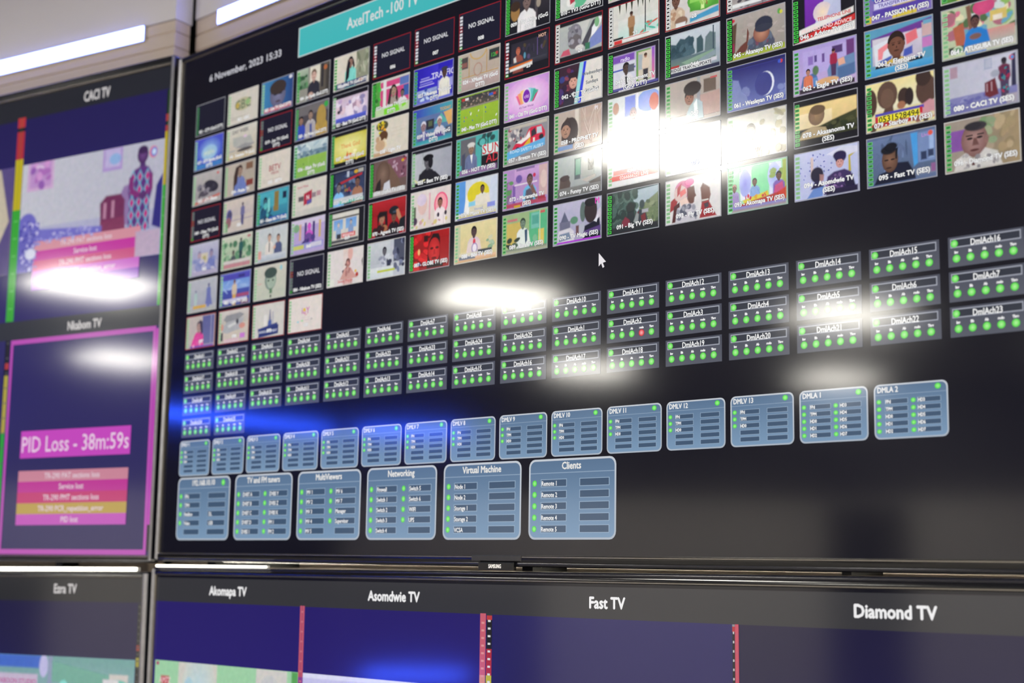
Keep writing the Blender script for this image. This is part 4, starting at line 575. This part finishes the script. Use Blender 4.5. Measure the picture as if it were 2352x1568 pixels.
def stripes(tv, x0, y0, x1, y1, cols, texts, name='alarm_list', tc='d8c4d0', th=.1, sq=.95):
    p = tv.pic(.0011); h = (y1 - y0) / len(cols)
    for i, c in enumerate(cols): p.rect(x0, y1 - (i + 1) * h, x1, y1 - i * h, hexc(c))
    o = p.build(name, tv)
    for i, s_ in enumerate(texts): t = Pic(p.z + 3e-5); t.text(s_, (x0 + x1) / 2, y1 - (i + .5) * h - th / 2, th, hexc(tc), 'c', sq, (x1 - x0) * .97, .003); t.build('lettering', tv).parent = o

# ---------------------------------------------------------------- upper television on the angled wall
tvA = TV('television at the upper left with a pink bordered alarm picture and colour level bars', (-.62, 0), 12, .004, (-17.2, -8.41, -.115, 1.164), (-17.06, -8.28, -.195, .975), .6, [(-2.86, -2.68, -8.55), (-12.5, -12.3, -8.5)])
for top, bot, names in ((.965, .52, ['CACI TV']), (-3.67, -4.045, ['Nkabom TV'])):
    bar(tvA, -17.05, bot, -.2, top, names, [-2.23, -6.4, -10.6, -14.8], top - .335 if top > 0 else top - .285, .2 if top > 0 else .165, '22242c' if top > 0 else '2c2f38', per=.66 if top > 0 else .78)
for c in range(4):
    x1 = -.2 - 4.2 * c if c else -.2; x0 = max(x1 - 4.2, -17.05)
    if c: x1 -= .07; x0 -= .07; x0 = max(x0, -17.05)
    cell(tvA, x0, -3.67, x1, .52, '1f1952', '262062'); cell(tvA, x0, -8.275, x1, -4.045, '2a2660', '282458')
picture(tvA, -4.27, -2.69, -.31, -.45, 'b b7b7c4;h 0 0 100 70 bdbdc8 b0b0c0;v 0 60 100 100 a8a8c4 9c98c0;r 4 0 23.5 26 c3a0c6;r 6 0 21.5 23 b48ac0;n 10 7 2 20 22 3 4 d0b4d4,a468b0,c890c8,8c58a8;r 58.5 0 72 20 a58cc4;r 60 1 70.5 17 b4a8d0;e 67 10 4 5 88a8d4;p 8a70a0 68,54 74,36 80,34 80,70 68,70;p 6c2c54 58,48 62,42 72,42 75,48 75,72 59,72;r 60.5 48 62.5 62 b07c98;r 66 47 68 62 b07c98;p 7c3458 59,64 75,62 76,74 59,74;p 5c3078 77.5,30 81,23 86,20 90,22 93,29 93,44 91.5,52 92,76 77.5,76 78.5,52 77,42;p 62b4cc 79.8,23.4 81.9,30 79.8,36.6 77.7,30;p b42c78 79.8,25.4 81.15,30 79.8,34.6 78.45,30;p 62b4cc 84.6,23.4 86.7,30 84.6,36.6 82.5,30;p b42c78 84.6,25.4 85.95,30 84.6,34.6 83.25,30;p 62b4cc 89.6,23.4 91.7,30 89.6,36.6 87.5,30;p b42c78 89.6,25.4 90.95,30 89.6,34.6 88.25,30;p 62b4cc 79.8,34.4 81.9,41 79.8,47.6 77.7,41;p b42c78 79.8,36.4 81.15,41 79.8,45.6 78.45,41;p 62b4cc 84.6,34.4 86.7,41 84.6,47.6 82.5,41;p b42c78 84.6,36.4 85.95,41 84.6,45.6 83.25,41;p 62b4cc 89.6,34.4 91.7,41 89.6,47.6 87.5,41;p b42c78 89.6,36.4 90.95,41 89.6,45.6 88.25,41;p 62b4cc 79.8,45.4 81.9,52 79.8,58.6 77.7,52;p b42c78 79.8,47.4 81.15,52 79.8,56.6 78.45,52;p 62b4cc 84.6,45.4 86.7,52 84.6,58.6 82.5,52;p b42c78 84.6,47.4 85.95,52 84.6,56.6 83.25,52;p 62b4cc 89.6,45.4 91.7,52 89.6,58.6 87.5,52;p b42c78 89.6,47.4 90.95,52 89.6,56.6 88.25,52;p 62b4cc 79.8,56.4 81.9,63 79.8,69.6 77.7,63;p b42c78 79.8,58.4 81.15,63 79.8,67.6 78.45,63;p 62b4cc 84.6,56.4 86.7,63 84.6,69.6 82.5,63;p b42c78 84.6,58.4 85.95,63 84.6,67.6 83.25,63;p 62b4cc 89.6,56.4 91.7,63 89.6,69.6 87.5,63;p b42c78 89.6,58.4 90.95,63 89.6,67.6 88.25,63;p 62b4cc 79.8,67.4 81.9,74 79.8,80.6 77.7,74;p b42c78 79.8,69.4 81.15,74 79.8,78.6 78.45,74;p 62b4cc 84.6,67.4 86.7,74 84.6,80.6 82.5,74;p b42c78 84.6,69.4 85.95,74 84.6,78.6 83.25,74;p 62b4cc 89.6,67.4 91.7,74 89.6,80.6 87.5,74;p b42c78 89.6,69.4 90.95,74 89.6,78.6 88.25,74;p 7c2c70 77.6,30 80,27 81,40 86,45 85,49 78,44;p 7c2c70 90.5,26 93,30 93.4,42 89,48 87.5,45 91,40;e 87 46.5 2.6 3.2 553068;p 50306c 84.6,15 87.6,15 88.2,21.5 84.2,21.5;s 86 11 3.3 7 6a4480 48285c;e 86 6.6 3.2 3.4 3c2450;e 93 10 2.6 5 d8607c;e 93.4 10 2 4 5888d0;e 93.4 10 1.2 2.4 c0d0e8;p 2c2878 96,40 100,30 100,78 94,74;v 0 56 15 100 6460b4 5450ac;e 6 58 7 12 6864b8;p 6c68bc 12,62 60,68 60,78 12,84;n 60 1 54 14 98 1.1 1.6 b8b4dc,8480c4,4844a0;n 50 14 66 58 76 1 1.4 a8a4d4,8c88c8;e 10 84 4 5 d0d0e4;r 84 78 100 100 b4a0b8', 71)
picture(tvA, -8.6, -2.69, -4.53, -.45, 'b 6a5a90;s 66 60 36 80 d4ccb8 b8ac98;e 40 50 24 50 8a6a58;p 54487c 90,0 100,0 100,100 82,100 98,50', 72)
stripes(tvA, -3.80, -3.08, -.83, -2.09, ['cc8a98', 'bc2c98', 'c44c80', 'c05cc0', '7c28b0'], ['TR-290 PAT sections loss', 'Service lost', 'TR-290 PMT sections loss', 'TR-290 PCR_repetition_error', 'PID lost'], th=.1)
segs(tvA, -4.50, -4.275, [(.57, .36, 'b03038'), (.36, .275, '202028'), (.275, -.31, 'a82c38'), (-.31, -1.37, 'b8a820'), (-1.37, -3.66, '34a034')], (-1.6, -3.6, .36, '60b860'))
segs(tvA, -.305, -.2, [(.5, .02, '1c1c20'), (.02, -.12, 'a03038'), (-.12, -.2, '202028'), (-.2, -.32, 'a03038'), (-.32, -1.36, 'b8a020'), (-1.36, -3.66, '34a034')], (-1.6, -3.6, .36, '60b860'))
segs(tvA, -4.44, -4.33, [(-4.05, -4.5, '202026'), (-4.5, -4.62, 'a83838'), (-4.62, -4.75, '202026'), (-4.75, -5.9, 'a89c40'), (-5.9, -8.2, '2c9a38')], (-4.1, -8, .3, '585860'), False)
p = tvA.pic(.0009)
for q in ((-4.295, -4.145, -.295, -4.05), (-4.295, -8.265, -.295, -8.17), (-4.295, -8.265, -4.225, -4.05), (-.365, -8.265, -.295, -4.05)): p.rect(*q, hexc('b44cae'))
p.rect(-.29, -7.72, -.2, -4.1, hexc('b840b0')); p.rect(-.29, -8.2, -.2, -7.72, hexc('26262c')); p.build('alarm_frame', tvA, 'pink alarm border')
stripes(tvA, -3.83, -6.415, -.82, -5.885, ['c044b8'], ['PID Loss - 38m:59s'], 'alarm_banner', 'e4c8e0', .3, 1.2)
stripes(tvA, -3.84, -7.71, -.84, -6.664, ['c48094', 'b82c90', 'bc3470', 'b4984c', 'bc50b4'], ['TR-290 PAT sections loss', 'Service lost', 'TR-290 PMT sections loss', 'TR-290 PCR_repetition_error', 'PID lost'], th=.105)
# ---------------------------------------------------------------- lower television on the angled wall
tvC = TV('television at the lower left showing a talk studio under a grey title bar', (-.62, -8.475), 12, .0115, (-17.2, -9.52, -.135, -.085), (-17.06, -9.36, -.285, -.2), .6, [(-2.9, -2.7, -9.2), (-12.5, -12.3, -9.2)])
bar(tvC, -17.05, -.645, -.29, -.205, ['Ezra TV'], [-2.32, -6.5, -10.7, -14.9], -.49, .165, '25262a', per=.8)
bar(tvC, -17.05, -5.2, -.29, -4.8, [], [-2.32, -6.5, -10.7, -14.9], -5.07, .165, '25262a', per=.8)
for c in range(4):
    x1 = -.29 - 4.2 * c; x0 = max(x1 - 4.2, -17.05)
    cell(tvC, x0, -4.8, x1, -.645, '1a173f', '1e1a4a'); cell(tvC, x0, -9.35, x1, -5.2, '1c1944')
    picture(tvC, x0 + .1, -4.0, x1 - .12, -1.66, 'b 7c98a8;v 0 0 100 30 6c9c98 84a4ac;r 2 15 36 26 c0b0c8;t 19 21 4 b04c88 AGYABOON STUDIO;r 0 0 38 10 4468c0;r 43 0 46 40 8894b0;e 40 8 3 9 b8b4dc;p 6ca494 46,4 96,16 96,22 46,20;p 5c9890 54,30 96,24 96,80 54,80;r 64 30 80 70 70c8c0;r 84 12 96 60 c8c0bc;e 90 22 7 6 68b8a8;e 93 40 5 12 c8a838;t 89 34 6 b84850 ezra;r 80 16 90 22 d0ccd0;p 384458 42,30 50,30 46,60 40,60;e 60 40 9 14 505878;n 8 54 34 66 60 4 5 68a8a8,c0c4d0,4c5878;r 10 46 46 100 a88468;P 28 70 12 8a6450 302828 5878a8;P 66 62 13 6a4c40 202028 a8b8c8;n 18 48 22 98 70 4 6 58a89c,80d0c8,8cb0c0,4c8890', 80 + c)
    segs(tvC, x1 - .1, x1 - .012, [(-.66, -1.4, '2a2a2c'), (-1.4, -1.5, '8c4038'), (-1.5, -1.62, '2a2a2c'), (-1.62, -1.78, '98903c'), (-1.78, -4.7, '2a2a2c')], (-.72, -4.6, .12, '55554f'), False)
# ---------------------------------------------------------------- lower television under the big one
tvB = TV('television under the big screen with four white channel names on a grey bar', (0, -8.475), 0, .0042, (-.66, -9.435, 16.46, 0), (-.545, -9.27, 16.34, -.145), .9, [(3.0, 3.2, -9.2), (12.4, 12.6, -9.2)])
bar(tvB, -.54, -.6, 16.33, -.185, ['Akomapa TV', 'Asomdwie TV', 'Fast TV', 'Diamond TV'], [1.61, 5.83, 10.03, 14.23], -.463, .145, '323236', 'ecebec', per=.95)
bar(tvB, -.54, -5.1, 16.33, -4.7, [], [1.61, 5.83, 10.03, 14.23], -4.97, .145, '323236', 'ecebec', per=.95)
edges = [-.54, 3.66, 7.81, 12.06, 16.33]
PB = ['b 9ccca4;r 18 0 46 100 ccc8c0;s 33 20 12 30 b4d0d8 c8ccc4;e 26 30 5 20 a8c8d4;r 73 0 93 100 ccc8c4;s 82 30 9 26 a8acc0 c4c4c4;e 88 36 5 16 b8b4d8;r 96 0 100 100 58a058;r 5 11 11 17 b83850;t 8 14 4 e8c8c8 AM7Z;r 1 1 3 3.4 a84870;P 60 60 14 6a4c44 241c1e 88a8d8', 'b c2c0e6;r 0 0 100 3 d8d8f0;n 24 2 2 98 60 3 1 b0aedc,9c9acc,d0ceee;P 26 40 18 8a6450 221c30 302858;P 66 30 20 c08c88 2c2444 3c2c5c;p c84848 4,20 12,10 14,30 6,34', 'b 5c6c90;P 40 40 18 84604c 12141e 141a30', 'b 988c80;P 46 40 20 a88480 38343a c8c4c0']
for c in range(4):
    x0, x1 = edges[c], edges[c + 1]
    cell(tvB, x0, -4.7, x1, -.6, '251b66', '2a2074') if c < 2 else cell(tvB, x0, -4.7, x1, -.6, '231f5c' if c == 2 else '151238', '1c1848'); cell(tvB, x0, -9.26, x1, -5.1, '1c1848')
    picture(tvB, x0 + .06, -4.0, x1 - .06, -1.63, PB[c], 90 + c)
segs(tvB, 3.605, 3.72, [(-.585, -1.7, 'b85468'), (-1.7, -4.6, '8c4090')], (-.68, -4.5, .155, 'c06c7c'))
segs(tvB, 7.69, 7.803, [(-.588, -1.44, 'c45c6c'), (-1.44, -4.6, 'd08878')], (-.72, -4.5, .105, 'd89090'), False)
segs(tvB, 7.82, 7.925, [(-.588, -.615, '343436'), (-.615, -.675, 'b83a3c'), (-.675, -1.075, '1e1e20'), (-1.075, -1.44, 'a82c34'), (-1.44, -2.3, 'b8b02c'), (-2.3, -4.6, '34a034')], (-.69, -4.5, .105, 'd8d8d8'), False)
segs(tvB, 12.025, 12.062, [(-.6, -.625, '88888c'), (-.625, -.69, 'b03034'), (-.69, -1.5, '1c1c1e'), (-1.5, -2.3, 'a82c34'), (-2.3, -4.6, '34a034')], (-.7, -4.5, .11, 'c8c8c8'), False)
segs(tvB, 12.064, 12.118, [(-.597, -1.7, 'c44c60'), (-1.7, -4.6, 'd08878')], (-.72, -4.5, .11, 'b85468'), False)

# ---------------------------------------------------------------- walls
def struct(o): o['kind'] = 'structure'; return o
CAMP = Vector((2.285739, -1.516143, 1.500492))
def slab(name, org, ang, x0, z0, x1, z1, d, m):
    """upright slab: org is a floor point, ang turns it, front face along local x, thickness d behind it"""
    b = MB().box(x0, 0, z0, x1, d, z1); o = b.build(name, m); o.location = (*org, 0); o.rotation_euler = (0, 0, math.radians(ang)); return struct(o)
def planks(name, org, ang, x0, x1, ztop, pitch, d, first=None):
    b = MB(); z = ztop; h = first or pitch
    while z > 0.001:
        lo = max(z - h, 0); b.box(x0, 0, lo + .0012, x1, d, z - .0012, .0016) if z - lo > .008 else None; z = lo; h = pitch
    b.box(x0 + .003, .003, 0, x1 - .003, d - .001, ztop - .001)
    o = b.build(name, BEIGE); o.location = (*org, 0); o.rotation_euler = (0, 0, math.radians(ang)); return struct(o)
th = math.radians(12)
lw = (-.062 - math.sin(th) * .06, math.cos(th) * .06)          # a point on the face of the angled wall
planks('wall_front_left', lw, 12, -6.75, -.079, ZT + .2195, .0312, .042, .0245)
slab('trim_1', (lw[0] + math.sin(th) * .002, lw[1] - math.cos(th) * .002), 12, -6.75, ZT + .2195, -.078, CEIL, .046, WHITE)
planks('wall_front', (0, .09), 0, -.153, 5.0, ZT + .231, .0335, .05)
slab('trim_2', (0, .088), 0, -.153, ZT + .231, 5.0, CEIL, .05, WHITE)
slab('wall_recess', (0, .145), 0, -.5, 0, 5.0, CEIL, .05, GAP)
slab('wall_left', (-6.95, -1.2), -90, 0, 0, 5.0, CEIL, -.1, DARKWALL)
slab('wall_corner', (-6.9, -6.1), -48.2, 0, 0, 3.76, CEIL, -.1, GREYWALL)
slab('wall_back', (-4.45, -8.9), 0, 0, 0, 9.6, CEIL, -.1, GREYWALL)
slab('trim_3', (-4.45, -8.8985), 0, 0, 2.07, 9.4, CEIL, .02, BULKHEAD); slab('trim_4', (-6.9, -6.1), -48.2, .04, 2.07, 3.74, CEIL, .02, BULKHEAD)
slab('wall_right', (5.0, -9.0), 90, 0, 0, 9.3, CEIL, -.1, GREYWALL)
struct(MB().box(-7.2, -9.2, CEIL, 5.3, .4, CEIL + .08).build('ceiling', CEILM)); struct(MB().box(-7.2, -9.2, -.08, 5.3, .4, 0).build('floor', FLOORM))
door = struct(MB().box(-4.2, -8.899, .005, -3.5, -8.855, 2.0, .004).build('door_1', DOORM))
k = MB().box(-3.61, -8.854, .98, -3.57, -8.81, 1.0).box(-3.7, -8.822, .983, -3.57, -8.81, .997).build('door_handle', STEEL, door)

# ---------------------------------------------------------------- lamps, added rim glare and gap glow
def led_bar(label, org, ang, x0, x1, z0, z1, col, group=None, d=.006):
    M = Matrix.Translation((*org, 0)) @ Matrix.Rotation(math.radians(ang), 4, 'Z') @ Matrix.Translation(((x0 + x1) / 2, 0, z0))
    r = empty('led_light_bar', label, 'light bar', M, group); h, w2 = z1 - z0, (x1 - x0) / 2
    sg = 1 if d > 0 else -1
    MB().box(-w2, -d, 0, w2, -.0002 * sg, h).build('housing', ALU, r)
    MB().box(-w2 + .0015, -d - .0016 * sg, .0015, w2 - .0015, -d - .0001 * sg, h - .0015).build('diffuser', mat('led_glow_%g' % col[2], 'ffffff', .4, emit=col), r, 'glowing blue-white strip')
led_bar('long glowing blue-white light bar above the upper left television', lw, 12, -1.15, -.159, ZT + .187, ZT + .2195, LED_NEAR)
led_bar('glowing blue-white light bar above the big grid television', (0, .09), 0, -.07, 1.4, ZT + .199, ZT + .2295, LED_NEAR)
led_bar('blue light bar on the charcoal wall across the room', (-6.95, -1.2), -90, 3.0, 4.8, 2.53, 2.575, LED_FAR, None, -.006)
led_bar('blue light bar on the slanting dark grey bulkhead across the room', (-6.9 + .0202 * .7455, -6.1 + .0202 * .6665), -48.2, .1, .95, 2.53, 2.575, LED_FAR, None, -.006)
def strip(label, org, ang, x0, x1, z, d, low=None):  # unseen lamp added to brighten the gap above the lowest television
    M = Matrix.Translation((*org, 0)) @ Matrix.Rotation(math.radians(ang), 4, 'Z') @ Matrix.Translation(((x0 + x1) / 2, 0, z))
    r = empty('added_glow_strip', label, 'added gap light', M); w2 = (x1 - x0) / 2
    MB().box(-w2, -.003, 0, w2, -.0002, .009).build('glow_backing', ALU, r)
    MB().box(-w2 + .002, -.0046, .001, w2 - .002, -.0031, .008).build('diffuser', mat('gap_fill_glow', 'ffffff', .4, emit=tuple(8 * k for k in ADDED_GLOW_L)), r, 'added white glow for the gap')
def on_tv(tv, x, y, z): return tv.root.matrix_world @ Vector(((x - tv.ox) * P, z, (y - tv.oy) * P))
def rim_glare(label, tv, x0, x1, y0, y1, za, zb):  # glare on a television's top rim, built as a glowing strip
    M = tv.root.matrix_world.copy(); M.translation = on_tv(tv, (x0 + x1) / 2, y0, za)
    r = empty('added_glow_strip', label, 'added gap light', M); w2, h = (x1 - x0) / 2 * P, (y1 - y0) * P
    MB().box(-w2, .0004, 0, w2, zb - za, h).build('glow_backing', ALU, r)
    MB().box(-w2 + .001, -.0016, .0005, w2 - .001, .0003, h - .0005, .0006).build('diffuser', mat('rim_glare_glow', 'ffffff', .4, emit=ADDED_GLOW_L), r, 'added white glow for the gap')
rim_glare('white rim glare, made as a glowing strip, along the top edge of the lower left television', tvC, -12, -.42, -.078, -.012, -.004, .004)
rim_glare('white rim glare, made as a glowing strip, along the left part of the top edge of the lowest wide television', tvB, -.52, 2.75, .002, .042, -.0055, .0)
strip('added unseen strip lighting the gap, low behind the right part of the lowest wide television', (0, .09), 0, .0, 1.62, ZT - .885, 0)
cm = Matrix.Translation((-6.9, -6.1, 0)) @ Matrix.Rotation(math.radians(-48.2), 4, 'Z') @ Matrix.Translation((.82, .27, 0))
r = empty('cabinet', 'long dark cabinet along the slanting grey wall across the room', 'cabinet', cm)
MB().box(-.74, -.25, .06, .74, .2, 1.42, .004).build('body', DARKWALL, r)
MB().box(-.71, -.24, 0, .71, .17, .06).build('plinth', HOUSING, r)
for i in range(3):
    x = -.735 + .492 * i; dr = MB().box(x, .201, .08, x + .486, .219, 1.4).build('door', DARKWALL, r)
    MB().box(x + .44, .2195, .9, x + .455, .24, 1.1).build('handle', STEEL, dr)
led_bar('low blue light bar on the front of the dark cabinet across the room', (-6.9 + .49 * .7455, -6.1 + .49 * .6665), -48.2, .22, .98, .66, .705, LED_FAR, None, -.006)
spots = [(-.65, -2.33, 'nearest the angled wall'), (-3.1, -3.95, ''), (-1.97, -5.53, ''), (-3.5, -7.9, ''), (-4.6, -6.41, ''), (1.85, -1.1, ''), (.55, -4.3, ''), (-.95, -6.9, ''), (3.1, -3.1, ''), (1.6, -5.7, '')]
where = ['nearest the corner of the two screen walls', 'in front of the charcoal wall', 'in the middle of the room', 'nearest the dark door', 'beside the slanting grey wall', 'closest to the big grid television', 'second from the big grid television', 'in front of the grey back wall', 'beside the right wall near the screens', 'beside the right wall near the back']
for (x, y, _), wh in zip(spots, where):
    M = Matrix.Translation((x, y, CEIL - .02)) @ Matrix.Rotation(math.radians(28), 4, 'Z')
    r = empty('ceiling_light', 'square white ceiling panel light ' + wh, 'ceiling light', M, 'ceiling panel lights')
    b = MB(); s_ = .3
    for q in ((-s_, -s_, s_, -s_ + .02), (-s_, s_ - .02, s_, s_), (-s_, -s_ + .02, -s_ + .02, s_ - .02), (s_ - .02, -s_ + .02, s_, s_ - .02)): b.box(q[0], q[1], 0, q[2], q[3], .0198)
    b.build('frame', ALU, r)
    MB().box(-s_ + .02, -s_ + .02, .006, s_ - .02, s_ - .02, .014).build('diffuser', mat('panel_glow', 'ffffff', .5, emit=(PANEL_L, PANEL_L * .96, PANEL_L * .86)), r)
